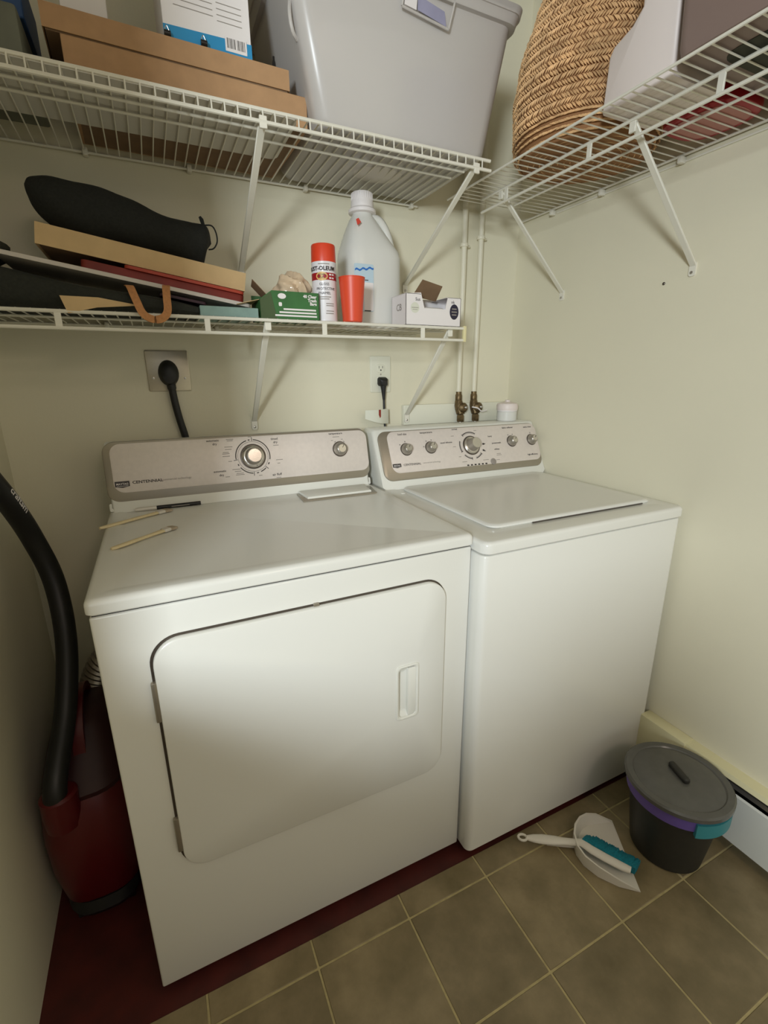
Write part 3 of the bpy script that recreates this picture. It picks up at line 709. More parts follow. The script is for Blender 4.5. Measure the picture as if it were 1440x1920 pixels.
CUP = whole('plastic_cup', lathe(BM(), [(.024, 0), (.0262, .002), (.0345, .108), (.0352, .1085), (.0352, .1105), (.0335, .1105), (.0328, .106), (.0252, .005), (.02, .0045)], Matrix.Translation((.6505, .462, ZS)), 36), M_orange2, 'plain orange-red plastic tumbler in front of the jug', 'cup', (.6505, .462, ZS))

JX, JY = .772, .625
JUG = thing('liquid_jug', 'large translucent plastic jug with white cap on lower shelf', 'jug', (JX, JY, ZS))
def srect(hx, hy, z, cx, cy, ex=4.0, n=36):
    out = []
    for i in range(n):
        a = 2*PI*i/n; c, s = math.cos(a), math.sin(a)
        out.append(Vector((cx+hx*math.copysign(abs(c)**(2/ex), c), cy+hy*math.copysign(abs(s)**(2/ex), s), z)))
    return out
prof = [(0, .078, .062, 0, 4), (.006, .085, .068, 0, 4), (.020, .087, .070, 0, 4), (.195, .087, .070, 0, 4), (.212, .085, .068, -.001, 3.6), (.240, .070, .060, -.008, 3), (.270, .054, .048, -.014, 2.6), (.295, .040, .036, -.017, 2.2), (.308, .030, .029, -.018, 2), (.320, .027, .027, -.018, 2)]
b = BM(); loft(b, [srect(hx, hy, ZS+z, JX+ox, JY, ex) for z, hx, hy, ox, ex in prof]); obj('body', b, M_jug, JUG)
b = BM(); loft(b, [srect(hx-.004, hy-.004, ZS+z+.004, JX+ox, JY, ex) for z, hx, hy, ox, ex in prof[:6]]); obj('liquid', b, M_liq, JUG, 'pale liquid inside the jug')
b = BM(); tube(b, spline([(JX+.006, JY-.004, ZS+.302), (JX+.030, JY-.006, ZS+.300), (JX+.050, JY-.008, ZS+.278), (JX+.066, JY-.008, ZS+.240), (JX+.073, JY-.006, ZS+.200)], 5), .0135, 12); obj('handle', b, M_jug, JUG, 'moulded side handle')
Mj = Matrix.Translation((JX-.018, JY, ZS))
cap = obj('cap', lathe(BM(), [(.034, .312), (.040, .314), (.040, .322), (.033, .328), (.033, .340), (.030, .352), (.029, .366), (.024, .368)], Mj, 28), M_labelw, JUG, 'white screw cap')
b = BM()
for i in range(28):
    a = 2*PI*i/28; Mq = Mj @ Matrix.Rotation(a, 4, 'Z'); box(b, .0300, .0318, -.0011, .0011, .330, .364, M=Mq)
obj('cap_ridges', b, M_labelw, cap)
Ml = frame((JX, JY-.0705, ZS), (1, 0, 0), (0, 0, 1))
lab = obj('jug_label', slab(BM(), rrect(.060, .125, .004, 3, -.046, .105), 0, .0006, Ml), M_palblue, JUG, 'pale blue and white label')
obj('label_panel', slab(BM(), rrect(.030, .075, .002, 2, -.032, .082), .0005, .0009, Ml), M_labelw, lab, 'white panel on the label')
b = BM(); pts = [(-.074+.058*i/12, .151+.008*i/12+.0025*math.sin(i*1.5)) for i in range(13)]
for (x0_, y0_), (x1_, y1_) in zip(pts, pts[1:]): b.faces.new([b.verts.new(Ml @ Vector(q)) for q in ((x0_, y0_-.003, .0012), (x1_, y1_-.003, .0012), (x1_, y1_+.002, .0012), (x0_, y0_+.002, .0012))])
obj('wave_mark', b, M_bluewave, lab, 'blue wave mark')
b = BM(); dash(b, Ml, -.048, .1255, .030, .0022, .0012); dash(b, Ml, -.036, .044, .020, .003, .0012); obj('label_lines', b, M_print, lab)
b = BM(); slab(b, [(-.007, -.013), (.007, -.006), (.007, .013), (-.002, .010)], 0, .0008, frame((JX-.052, JY-.048, ZS+.279), (1, -.15, .3), (.25, .55, .75))); obj('sticker', b, M_redsticker, JUG, 'orange-red sticker on the shoulder')

# white carton with a cut-out front
wx0, wx1, wy0, wy1, wh = .808, .992, .452, .540, .082
WB = thing('bag_carton', 'small open white carton with navy oval sticker at the right end of the lower shelf', 'carton', (.90, .50, ZS))
Mb_ = frame((wx0, wy0, ZS), (1, 0, 0), (0, 0, 1)); w_ = wx1-wx0
b = BM(); front = [(0, 0), (w_, 0), (w_, wh-.004), (.138, wh-.004), (.130, .046), (.060, .046), (.048, wh+.004), (0, wh)]
slab(b, front, -.0012, .0, Mb_)
box(b, wx0, wx0+.0012, wy0, wy1, ZS, ZS+wh); box(b, wx1-.0012, wx1, wy0, wy1, ZS, ZS+wh-.004); box(b, wx0, wx1, wy1-.0012, wy1, ZS, ZS+wh); box(b, wx0, wx1, wy0, wy1, ZS, ZS+.0012)
box(b, wx0, wx0+.050, wy0, wy1, ZS+wh-.0005, ZS+wh+.0007); box(b, wx1-.050, wx1, wy0, wy1, ZS+wh-.005, ZS+wh-.0038)
obj('carton_body', b, M_labelw, WB)
obj('top_flap', slab(BM(), [(0, 0), (.085, 0), (.078, .050), (.004, .054)], 0, .0012, frame((wx0+.045, wy0+.045, ZS+wh+.002), (1, .1, -.12), (.05, -.6, .62))), M_cardd, WB, 'raised grey-brown flap')
obj('bag_roll', box(BM(), wx0+.055, wx0+.140, wy0+.012, wy1-.01, ZS+.004, ZS+.052, .010, 3), M_whitecloth, WB, 'white folded bags inside')
b = BM(); n_ = 24
b.faces.new([b.verts.new(Mb_ @ Vector((.161+.0155*math.cos(2*PI*i/n_), .040+.021*math.sin(2*PI*i/n_), .0005))) for i in range(n_)]); ov = obj('oval_sticker', b, M_navy, WB, 'navy oval sticker')
b = BM()
for k in range(3): dash(b, Mb_, .161, .048-.008*k, .019-.003*abs(k-1), .0030, .0009)
obj('sticker_print', b, M_printg, ov)
b = BM(); b.faces.new([b.verts.new(Mb_ @ Vector((.029+.014*math.cos(2*PI*i/n_), .046+.014*math.sin(2*PI*i/n_), .0005))) for i in range(n_)]); obj('round_seal', b, M_paper, WB, 'pale round seal')
b = BM(); dash(b, Mb_, .029, .046, .022, .0015, .0009); dash(b, Mb_, .029, .041, .016, .0012, .0009); obj('seal_print', b, M_printg, WB)
b = BM(); text_bm('Sus', .012, Mb_ @ Matrix.Translation((.030, .068, .0004)), b, 'LEFT'); text_bm('nk', .012, Mb_ @ Matrix.Translation((.150, .066, .0004)), b, 'LEFT'); obj('lettering', b, M_print, WB, 'cut off dark lettering')
Ms = frame((wx0, wy1, ZS), (0, -1, 0), (0, 0, 1))
b = BM(); arc = rrect(.036, .020, .006, 3, .045, .052)
text_bm('CB', .026, Ms @ Matrix.Translation((.030, .048, .0004)), b, 'LEFT'); obj('side_mark', b, M_printg, WB, 'grey outline mark on the end')

# green carton with film
gx0, gx1, gy0, gy1, gh = .404, .556, .458, .565, .066
GB = thing('glove_carton', 'open green carton stuffed with crumpled film on lower shelf', 'carton', (.48, .51, ZS))
b = BM(); Mg = frame((gx0, gy0, ZS), (1, 0, 0), (0, 0, 1)); gw = gx1-gx0
slab(b, [(0, 0), (gw, 0), (gw, gh), (.030, gh), (0, .045)], -.0012, 0, Mg)
box(b, gx0, gx0+.0012, gy0, gy1, ZS, ZS+.045); box(b, gx1-.0012, gx1, gy0, gy1, ZS, ZS+gh); box(b, gx0, gx1, gy1-.0012, gy1, ZS, ZS+gh); box(b, gx0, gx1, gy0, gy1, ZS, ZS+.0012)
obj('carton_body', b, M_green, GB)
obj('olive_end', slab(BM(), [(.0, .0), (.040, 0), (.028, gh-.004), (0, .044)], .0002, .0008, Mg), M_greend, GB, 'olive panel at the left of the carton')  # darker olive panel over the left of the front face
obj('side_flap', slab(BM(), [(0, 0), (.055, 0), (.055, .040), (0, .050)], 0, .0012, frame((gx0+.022, gy0+.012, ZS+gh-.012), (0, 1, 0), (-.62, 0, .62))), M_cardd, GB, 'raised brown flap')
obj('end_flap', slab(BM(), [(0, 0), (.090, 0), (.090, .055), (0, .055)], 0, .0012, frame((gx0, gy0+.008, ZS+.044), (0, 1, 0), (-.9, 0, -.22))), M_lightcard, GB, 'tan flap folded outward')
b = BM(); bmesh.ops.create_icosphere(b, subdivisions=4, radius=1)
for v in b.verts:
    k = 1+.20*math.sin(5*v.co.x+4*v.co.z)*math.cos(4*v.co.y+3*v.co.x)+.10*math.sin(9*v.co.z+7*v.co.x+3*v.co.y)
    v.co = Vector((.500+.044*v.co.x*k+.012*v.co.z, .512+.040*v.co.y*k, ZS+gh+.012+.042*v.co.z*k))
obj('crumpled_film', b, M_film, GB, 'crumpled tan film sticking out', sharp=25)
b = BM()
for s, y, sz in (('40 Clear', .056, .0100), ('Trash', .047, .0100), ('Bags', .039, .0100)): text_bm(s, sz, Mg @ Matrix.Translation((gw-.007, y, .0009)), b, 'RIGHT', bold=.0004)
for k in range(3): dash(b, Mg, .100-.005*k, .024-.0075*k, .085+.012*k, .0040, .0011)
obj('lettering', b, M_labelw, GB, 'white lettering and lines')
b = BM(); b.faces.new([b.verts.new(Mg @ Vector((.055+.0105*math.cos(2*PI*i/20), .054+.0065*math.sin(2*PI*i/20), .0011))) for i in range(20)]); slab(b, rrect(.008, .009, .002, 2, .050, .035), .0008, .0012, Mg); obj('oval_mark', b, M_labelw, GB, 'white oval and square marks')
whole('flat_carton', box(BM(), .262, .398, .456, .600, ZS, ZS+.0225, .001, 1), M_teal, 'thin pale teal carton lying flat beside the green carton', 'carton', (.33, .53, ZS))

# ------------------------------------------------------------------ lower shelf, left half: the slanted stack
a = math.radians(8.9)
ca, sa = math.cos(a), math.sin(a)
def tilt(x, y, z): return frame((x, y, z), (ca, 0, -sa), (0, 1, 0))   # u runs right and down, n is up
# dark tote bag at the bottom
TB = thing('tote_bag', 'folded dark green fabric tote bag with tan handles at the left of the lower shelf', 'tote bag', (.02, .56, ZS))
b = BM(); rings = []
for i in range(23):
    s = i/22; x = -.215+.475*s; zt = ZS+.098-.076*s+.004*math.sin(9*s); hgt = (zt-ZS)/2*(1 if s > .03 else .6)
    yf = .452+.010*math.sin(7*s); hy = .125
    rings.append([Vector((x, yf+hy+hy*math.copysign(abs(math.cos(t))**.5, math.cos(t)), ZS+hgt+hgt*math.copysign(abs(math.sin(t))**.6, math.sin(t)))) for t in [2*PI*k/28 for k in range(28)]])
loft(b, rings); tb = obj('bag_body', b, M_tote, TB)
def ribbon(pts, w, t=.0012, wdir=(1, 0, 0)):
    b = BM(); P = spline(pts, 6); wd = Vector(wdir).normalized(); rings = []
    for i, p_ in enumerate(P):
        tg_ = (P[min(i+1, len(P)-1)]-P[max(i-1, 0)]).normalized(); ww = (wd-tg_*wd.dot(tg_)).normalized(); nn = tg_.cross(ww)*t
        rings.append([p_-ww*w-nn, p_+ww*w-nn, p_+ww*w+nn, p_-ww*w+nn])
    loft(b, rings); return b
obj('handle_strap', ribbon([(.118, .470, 1.447), (.122, .443, 1.440), (.130, .424, 1.412), (.140, .421, 1.385), (.158, .419, 1.374), (.178, .419, 1.377), (.190, .421, 1.392), (.192, .426, 1.420), (.194, .445, 1.445), (.196, .470, 1.452)], .008), M_strap, TB, 'tan webbing handle hanging over the shelf lip')
obj('label_flap', slab(BM(), [(0, .034), (.010, 0), (.065, .014), (.150, .022), (.070, .034)], 0, .0015, frame((-.012, .440, 1.381), (1, 0, 0), (0, 0, 1))), M_lightcard, TB, 'tan stiff flap sticking out')
whole('dark_cloth', (lambda b: (bmesh.ops.create_icosphere(b, subdivisions=3, radius=1), [setattr(v, 'co', Vector((-.165+.058*v.co.x*(1+.1*math.sin(9*v.co.z)), .575+.10*v.co.y, 1.517+.034*v.co.z*(1+.12*math.sin(8*v.co.x))))) for v in b.verts], b)[2])(BM()), M_darkgreen, 'crumpled dark green cloth against the left wall on the lower shelf', 'cloth', (-.165, .575, 1.487))
whole('white_panel', slab(BM(), rrect(.512, .215, .014, 5, .256, .1075), 0, .009, tilt(-.120, .480, 1.4950), .002), M_whiteboard, 'long white card panel slanting over the dark tote bag', 'panel', (.14, .58, 1.45))
whole('folder', slab(BM(), rrect(.345, .19, .012, 4, .1725, .095), 0, .017, tilt(.030, .490, 1.4815), .001), M_redpap, 'maroon paper folder slanting under the cardboard tray', 'folder', (.2, .58, 1.46))
whole('folder', slab(BM(), rrect(.26, .16, .010, 4, .13, .08), 0, .007, tilt(.115, .484, 1.4858), .001), M_redpap2, 'brick red folder on the maroon folder', 'folder', (.24, .56, 1.46))
whole('folder', slab(BM(), rrect(.10, .14, .008, 4, .05, .07), 0, .006, tilt(.180, .470, 1.4310), .001), M_purple, 'dark plum folder under the white panel', 'folder', (.27, .53, 1.41))
CT = thing('cardboard_tray', 'flat tan cardboard tray box slanting on the folders, under the black bag', 'cardboard box', (.16, .60, 1.52))
Mt = tilt(-.046, .500, 1.522)
b = BM(); tw, td, th_ = .428, .195, .042
box(b, 0, tw, 0, .003, 0, th_, M=Mt); box(b, 0, tw, td-.003, td, 0, th_, M=Mt); box(b, 0, .003, .003, td-.003, 0, th_, M=Mt); box(b, tw-.003, tw, .003, td-.003, 0, th_, M=Mt); box(b, .003, tw-.003, .003, td-.003, th_-.003, th_, M=Mt)
obj('lid', b, M_lightcard, CT)
obj('inner_tray', box(BM(), .004, tw-.004, .004, td-.004, .004, th_-.004, M=Mt), M_cardd, CT, 'dark brown underside')
# black drawstring bag
BG = thing('drawstring_bag', 'long black fabric carry bag lying on the slanted cardboard tray', 'bag', (.13, .585, 1.56))
ctr = [(-.052, 1.639, .012, .022), (-.046, 1.634, .028, .030), (-.03, 1.626, .041, .040), (.0, 1.618, .052, .050), (.05, 1.609, .055, .056), (.10, 1.602, .055, .055), (.15, 1.592, .052, .053), (.20, 1.578, .047, .050), (.24, 1.570, .048, .051), (.275, 1.564, .049, .050), (.296, 1.561, .048, .048), (.304, 1.560, .036, .036), (.307, 1.560, .012, .012)]
def bagz(x): return 1.564-(x+.046)*math.tan(a)+.003
b = BM(); rings = []; nseg = 32
dense = spline([(x, z, h) for x, z, h, w in ctr], 4); densew = spline([(x, w, 0) for x, z, h, w in ctr], 4)
for (x, z, h), (xx, w, _) in zip(dense, densew):
    ring = []
    for k in range(nseg):
        t = 2*PI*k/nseg
        wob = 1+.025*math.sin(23*x+3*t)+.02*math.sin(61*x-5*t)
        zz = max(z+h*wob*math.sin(t), bagz(x) if -.046 < x else -9)
        ring.append(Vector((x+.01*math.sin(t)*(x > .28), .572+w*wob*math.cos(t), zz)))
    rings.append(ring)
loft(b, rings); obj('bag_body', b, M_blackcloth, BG)
obj('drawstring', tube(BM(), spline([(.302, .545, 1.605), (.318, .54, 1.604), (.326, .538, 1.590), (.327, .538, 1.570), (.318, .54, 1.555), (.306, .545, 1.552)], 6), .0017, 6), M_blackcloth, BG, 'thin black cord loop')
obj('pull_tab', tube(BM(), [(.300, .548, 1.604), (.296, .542, 1.615), (.292, .54, 1.621)], [.004, .005, .003], 8), M_blackcloth, BG)

# ------------------------------------------------------------------ upper back shelf
ZU = 1.7885
whole('shelf_liner', slab(BM(), rrect(.72, .215, .02, 5, .140, .4875), ZU, ZU+.004), M_liner, 'pale grey flat liner sheet on the upper wire shelf under the boxes', 'liner', (.14, .4875, ZU))
rot = math.radians(1.6)
def rotbox(name, label, x, y, z, w, d, h, m, cat='cardboard box', lidgap=True):
    M = frame((x, y, z), (math.cos(rot), math.sin(rot), 0), (-math.sin(rot), math.cos(rot), 0))
    t_ = thing(name, label, cat, (x, y, z)); return t_, M
t_, M = rotbox('cardboard_box', 'lower of two flat brown cardboard boxes on the upper shelf', .066, .408, ZU+.0045, .478, .315, .062, M_card)
obj('carton_body', box(BM(), 0, .468, 0, .305, 0, .062, .001, 1, M), M_card, t_)
obj('bottom_panel', box(BM(), .008, .460, .006, .299, -.0004, .001, M=M), M_cardd, t_, 'dark brown underside')
t2, M2 = rotbox('cardboard_box', 'upper of two flat brown cardboard boxes on the upper shelf', .040, .405, ZU+.0668, .49, .30, .042, M_card)
obj('carton_body', box(BM(), .004, .451, .004, .301, 0, .010, M=M2), M_cardd, t2)
b = BM(); box(b, 0, .455, 0, .002, .002, .040, M=M2); box(b, 0, .455, .303, .305, .002, .040, M=M2); box(b, 0, .002, .002, .303, .002, .040, M=M2); box(b, .453, .455, .002, .303, .002, .040, M=M2); box(b, .002, .453, .002, .303, .037, .040, M=M2)
obj('lid', b, M_card, t2)
zt = ZU+.0668+.0402
# white product box with blue foot strip
WP = thing('product_box', 'white and blue product box standing on the brown cardboard boxes', 'box', (.33, .48, zt))
Mq = frame((.246, .421, zt), (.985, .028, 0), (.03, 1, 0))
obj('carton_body', box(BM(), 0, .172, 0, .12, .0, .26, .001, 1, Mq), M_labelw, WP)
Mqf = frame((.246, .421, zt), (.985, .028, 0), (0, 0, 1))
obj('blue_strip', slab(BM(), [(0, .001), (.1725, .001), (.1725, .030), (0, .024)], .0004, .0012, Mqf), M_blue, WP, 'blue printed foot strip')
bc = obj('barcode_patch', slab(BM(), rrect(.044, .026, .001, 2, .140, .021), .0012, .0018, Mqf), M_labelw, WP, 'white barcode patch')
b = BM()
for k in range(15):
    if k != 7: dash(b, Mqf, .1225+.0025*k, .022, .0008+.0007*((k*7) % 3 == 0), .017, .0022)
obj('barcode', b, M_print, bc, 'dark barcode lines')
b = BM()
for k in range(4): dash(b, Mqf, .060, .060+.010*k, .075, .0012, .0006); dash(b, Mqf, .130, .055+.010*k, .05, .0012, .0006)
obj('fine_print', b, M_printg, WP)
for x, nm in ((.250, 'left'), (.318, 'right')):
    b = BM(); tube(b, [(x-.004, .4145, zt+.0055), (x+.008, .4145, zt+.0055)], .0055, 10)
    t3 = thing('binder_clip', 'small black binder clip at the %s foot of the white product box' % nm, 'clip', (x, .4145, zt)); obj('clip_body', b, M_pen, t3)
    obj('wire_lever', tube(BM(), spline([(x-.003, .4125, zt+.010), (x+.001, .4115, zt+.017), (x+.005, .4125, zt+.010)], 4), .0009, 6), M_steel, t3)
b = BM(); lathe(b, [(.004, 0), (.0045, .004), (.0038, .020), (.0022, .026), (.0022, .032)], Matrix.Translation((.470, .445, zt)), 10)
whole('pen_cap', b, M_pen, 'short dark pen cap standing on the right end of the upper brown box', 'cap', (.470, .445, zt))
SB = thing('small_box', 'white and black small box at the left on the upper brown cardboard box', 'box', (.115, .50, zt))
obj('carton_body', box(BM(), .070, .150, .470, .60, zt+.022, zt+.14, .001, 1), M_labelw, SB); obj('dark_base', box(BM(), .071, .151, .469, .599, zt, zt+.022), M_pen, SB, 'black printed base')
whole('storage_box', box(BM(), -.21, .006, .40, .66, ZU+.0045, ZU+.090, .006, 2), M_greybox, 'grey green box at the far left of the upper wire shelf', 'box', (-.1, .53, ZU+.0045))
whole('blue_carton', box(BM(), -.205, .012, .44, .64, ZU+.0905, ZU+.19, .002, 1), M_bluebox, 'dark blue carton on the grey green box', 'carton', (-.1, .54, ZU+.0905))

# big translucent tote
TT = thing('storage_tote', 'large translucent plastic storage tote on the upper back shelf', 'storage tote', (.775, .55, ZU))
def toteR(z, ins=0):
    k = z/.29; x0 = .544-.062*k+ins; x1 = 1.000+.060*k-ins; y0 = .372-.012*k+ins; y1 = .724-ins
    return [Vector((p[0], p[1], ZU+z)) for p in rrect(x1-x0, y1-y0, .035, 6, (x0+x1)/2, (y0+y1)/2)]
rings = [toteR(.0005, .018), toteR(.004, .006), toteR(.016, 0), toteR(.285, 0), toteR(.286, -.010), toteR(.312, -.014), toteR(.312, -.008), toteR(.291, -.006), toteR(.289, .0035), toteR(.018, .0035), toteR(.0055, .010)]
b = BM(); loft(b, rings); obj('tub', b, M_binp, TT)
rings = [toteR(.306, -.016), toteR(.322, -.017), toteR(.326, -.010), toteR(.332, .02), toteR(.336, .05)]
b = BM(); loft(b, rings); obj('lid', b, M_binp, TT, 'translucent lid')
Mt2 = frame((.775, .362, ZU), (1, 0, 0), (0, -.04, 1))
b = BM()
for q in ([(-.028, .288), (-.036, .245), (.086, .232), (.100, .285)],):
    for i in range(4):
        p0_, p1_ = q[i], q[(i+1) % 4]; tube(b, [Mt2 @ Vector((*p0_, .002)), Mt2 @ Vector((*p1_, .002))], .0026, 8)
hf = obj('latch_frame', b, M_binp, TT, 'raised frame for the front latch')
obj('latch_plate', slab(BM(), [(-.030, .249), (.000, .246), (.002, .276), (-.026, .280)], .001, .003, Mt2), M_labelw, TT, 'white latch plate')
obj('latch_slot', slab(BM(), [(.004, .248), (.080, .236), (.074, .262), (.004, .274)], .0005, .0015, Mt2), M_lilac, TT, 'grey violet slot behind the latch')
obj('side_handle', tube(BM(), spline([(.512, .400, ZU+.155), (.500, .392, ZU+.165), (.494, .388, ZU+.190), (.497, .392, ZU+.215), (.504, .402, ZU+.222)], 5), .004, 8), M_binp, TT, 'curved side handle')
def softblock(x0, x1, y0, y1, z0, z1, seed):
    b = BM(); bmesh.ops.create_cube(b, size=2); bmesh.ops.subdivide_edges(b, edges=b.edges[:], cuts=7, use_grid_fill=True)
    for v in b.verts:
        p = v.co; n_ = .06*math.sin(5*p.x+seed)+.06*math.sin(6*p.z+2*seed+3*p.x)
        l = max(abs(p.x), abs(p.y), abs(p.z)); q = p*(1/(p.length)*.45*l*1.25+.55*1.0)
        v.co = Vector(((x0+x1)/2+(x1-x0)/2*q.x*(1+n_*.3), (y0+y1)/2+(y1-y0)/2*q.y*(1+n_*.3), (z0+z1)/2+(z1-z0)/2*q.z*(1+n_*.25)))
    return b
whole('folded_fabric', softblock(.575, .985, .45, .695, ZU+.012, ZU+.265, 1), M_whitecloth, 'white folded fabric filling the translucent tote', 'fabric', (.68, .55, ZU+.012))
whole('folded_fabric', softblock(.78, .965, .390, .440, ZU+.012, ZU+.175, 2.2), M_lilac, 'lilac folded fabric at the lower right inside the translucent tote', 'fabric', (.88, .55, ZU+.012))

# ------------------------------------------------------------------ right shelf
# wicker basket: rows of slanted straws around a core
BKX, BKY = 1.235, .270
BK = thing('wicker_basket', 'tall woven straw basket on the right wire shelf', 'basket', (BKX, BKY, ZU))
def basketR(z):   # radius at height z above the shelf
    pts = [(0, .160), (.02, .174), (.07, .182), (.14, .183), (.20, .176), (.26, .160), (.32, .138), (.40, .110)]
    for (z0_, r0_), (z1_, r1_) in zip(pts, pts[1:]):
        if z <= z1_: return r0_+(r1_-r0_)*(z-z0_)/(z1_-z0_)
    return pts[-1][1]
core = BM(); lathe(core, [(basketR(z)-.006, ZU+z+.001) for z in [i*.02 for i in range(20)]], Matrix.Translation((BKX, BKY, 0)), 48)
obj('basket_core', core, M_wickerd, BK, 'darker inner weave')
pitch_z, nrow = .0125, 30
for i in range(nrow):
    zc = .008+pitch_z*i; rr = basketR(zc); n_ = max(40, int(2*PI*rr/.0066)); b = BM(); sgn = 1 if i % 2 else -1
    smooth = i < 4
    for k in range(n_):
        th = 2*PI*(k+.5*(i % 2))/n_+random.uniform(-.008, .008)
        if not (PI*.45 < th % (2*PI) < PI*2.0): pass
        tn = Vector((-math.sin(th), math.cos(th), 0)); nn = Vector((math.cos(th), math.sin(th), 0)); up = Vector((0, 0, 1))
        c = Vector((BKX, BKY, ZU+zc))+nn*(rr+random.uniform(-.0012, .0014)+.0016*math.sin(.8*i)); c.z += .004*math.sin(th+.9)*min(1, zc/.1); sl = (tn*.9+up*sgn*(.20 if smooth else 1.0)).normalized(); sd = nn.cross(sl)
        hl, hw_, ht = .0092, .0020+random.uniform(-.0003, .0004), .0022
        v = [b.verts.new(c+sl*(-hl)-nn*.003), b.verts.new(c-sl*hl*.3+sd*hw_), b.verts.new(c-sl*hl*.3-sd*hw_), b.verts.new(c-sl*hl*.3+nn*ht), b.verts.new(c+sl*hl*.3+sd*hw_), b.verts.new(c+sl*hl*.3-sd*hw_), b.verts.new(c+sl*hl*.3+nn*ht), b.verts.new(c+sl*hl-nn*.003)]
        for q in ((0, 3, 1), (0, 2, 3), (1, 3, 6, 4), (2, 5, 6, 3), (4, 6, 7), (5, 7, 6), (1, 4, 5, 2), (0, 1, 2), (4, 7, 5)): b.faces.new([v[j] for j in q])
    obj('woven_row', b, M_wicker, BK, sharp=60)
# rope coils on the bottom
for k in range(9):
    rr = .016+.0155*k
    obj('base_coil', tube(BM(), [(BKX+rr*math.cos(2*PI*j/28), BKY+rr*math.sin(2*PI*j/28), ZU+.0060+.0008*math.sin(9*j)) for j in range(29)], .0052, 6), M_wicker, BK)
# white plastic jug / bottle with shoulder
WJ = thing('plastic_bottle', 'white plastic bottle with sloping shoulder between the basket and the taupe bin', 'bottle', (1.168, -.01, ZU))
yz = [(.083, .0), (.079, .098), (.070, .112), (.030, .126), (.010, .146), (-.002, .20), (-.006, .27), (-.070, .27), (-.074, .0)]
b = BM()
def bot(ins): 
    return [(y_+(ins if y_ < 0 else -ins)*.8, z_+(ins if i in (0, 8) else (-ins if i in (6, 7) else -ins*.5))) for i, (y_, z_) in enumerate(yz)]
loft(b, [[Vector((x, y_, ZU+z_)) for y_, z_ in bot(ins)] for x, ins in ((1.084, .008), (1.087, .0025), (1.092, 0), (1.240, 0), (1.245, .0025), (1.248, .008))])
obj('bottle_body', b, M_whiteplas, WJ, sharp=50)
obj('groove_shade', slab(BM(), rrect(.014, .10, .006, 4, -.030, .215), 0, .0015, frame((1.0835, 0, ZU), (0, -1, 0), (0, 0, 1)) @ Matrix.Translation((.06, 0, 0))), M_taupe, WJ, 'flat strip coloured as the shade in the handle groove')  # no real recess: the groove's shade is in the strip colour
b = BM()
for k in range(8): box(b, 1.10+.017*k, 1.110+.017*k, -.06, .07, ZU-.0003, ZU+.002, .001, 1)
obj('base_ribs', b, M_whiteplas, WJ, 'ribbed bottom')
# taupe bin and its dark cloth
TBN = thing('storage_bin', 'taupe plastic bin at the right end of the right wire shelf', 'bin', (1.22, -.30, ZU))
b = BM(); R_ = lambda z, ins: [Vector((p[0], p[1], ZU+z)) for p in rrect(.335-2*ins, .42-2*ins, .022, 5, 1.228, -.303)]
loft(b, [R_(.0005, .012), R_(.006, .003), R_(.02, 0), R_(.25, -.008), R_(.25, -.016), R_(.262, -.017), R_(.262, -.006), R_(.02, .004), R_(.008, .008)])
obj('bin_body', b, M_taupe, TBN)
obj('base_panel', slab(BM(), rrect(.25, .36, .03, 5, 1.24, -.322), ZU-.0006, ZU+.0015), M_darkgreen, TBN, 'dark green grey base')
# red tin against the wall
RT = thing('red_tin', 'red rounded tin lying behind the white bottle against the right wall', 'tin', (1.335, .03, ZU))
Re = lambda z, k: [Vector((1.334+.078*k*math.copysign(abs(math.cos(t))**.7, math.cos(t)), .004+.088*k*math.copysign(abs(math.sin(t))**.7, math.sin(t)), ZU+z)) for t in [2*PI*i/40 for i in range(40)]]
b = BM(); loft(b, [Re(.0006, .93), Re(.004, .98), Re(.012, 1), Re(.070, 1), Re(.078, .96)]); obj('tin_body', b, M_redplas, RT)
b = BM(); loft(b, [Re(-.0004, .80), Re(.002, .80)]); obj('tin_base', b, M_pinkplas, RT, 'pale rose base panel')

# ------------------------------------------------------------------ left gap: red vacuum, hose, foil duct
VC = thing('shop_vacuum', 'red shop vacuum with black hose in the gap left of the dryer', 'vacuum cleaner', (-.118, .36, 0))
vz = lambda z, hx, hy, cy=.37: srect(hx, hy, z, -.119, cy, 3.0, 32)
b = BM(); loft(b, [vz(.050, .074, .120), vz(.065, .092, .145), vz(.14, .102, .160), vz(.24, .104, .164), vz(.31, .098, .155), vz(.345, .082, .135)]); obj('tank', b, M_redvac, VC, 'red plastic tank')
b = BM(); loft(b, [vz(.012, .080, .140), vz(.030, .088, .150), vz(.055, .084, .14)]); obj('base', b, M_rubber, VC, 'black wheeled base')
b = BM(); loft(b, [vz(.340, .086, .135), vz(.356, .088, .138), vz(.40, .078, .115, .40), vz(.455, .060, .085, .42), vz(.470, .040, .06, .42)]); obj('motor_head', b, M_redhead, VC, 'darker maroon motor head')
obj('carry_handle', ribbon([(-.119, .30, .40), (-.119, .33, .47), (-.119, .40, .515), (-.119, .47, .49), (-.119, .50, .41)], .012, .006), M_redvac, VC, 'red carry handle')
for sx in (-.05, .05):
    for sy in (-.11, .11): obj('caster', tube(BM(), [(-.119+sx-.010, .37+sy, .0125), (-.119+sx+.010, .37+sy, .0125)], .0165, 14), M_rubber, VC)
hp = spline([(-.158, .235, .325), (-.160, .232, .40), (-.138, .34, .505), (-.126, .43, .638), (-.136, .49, .771), (-.160, .495, .886), (-.177, .45, .985), (-.195, .40, 1.067), (-.192, .30, 1.15), (-.17, .18, 1.17), (-.16, .06, 1.10)], 10)
b = BM(); tube(b, hp, .0230, 20); hs = obj('hose', b, M_hose, VC, 'thick black vacuum hose')
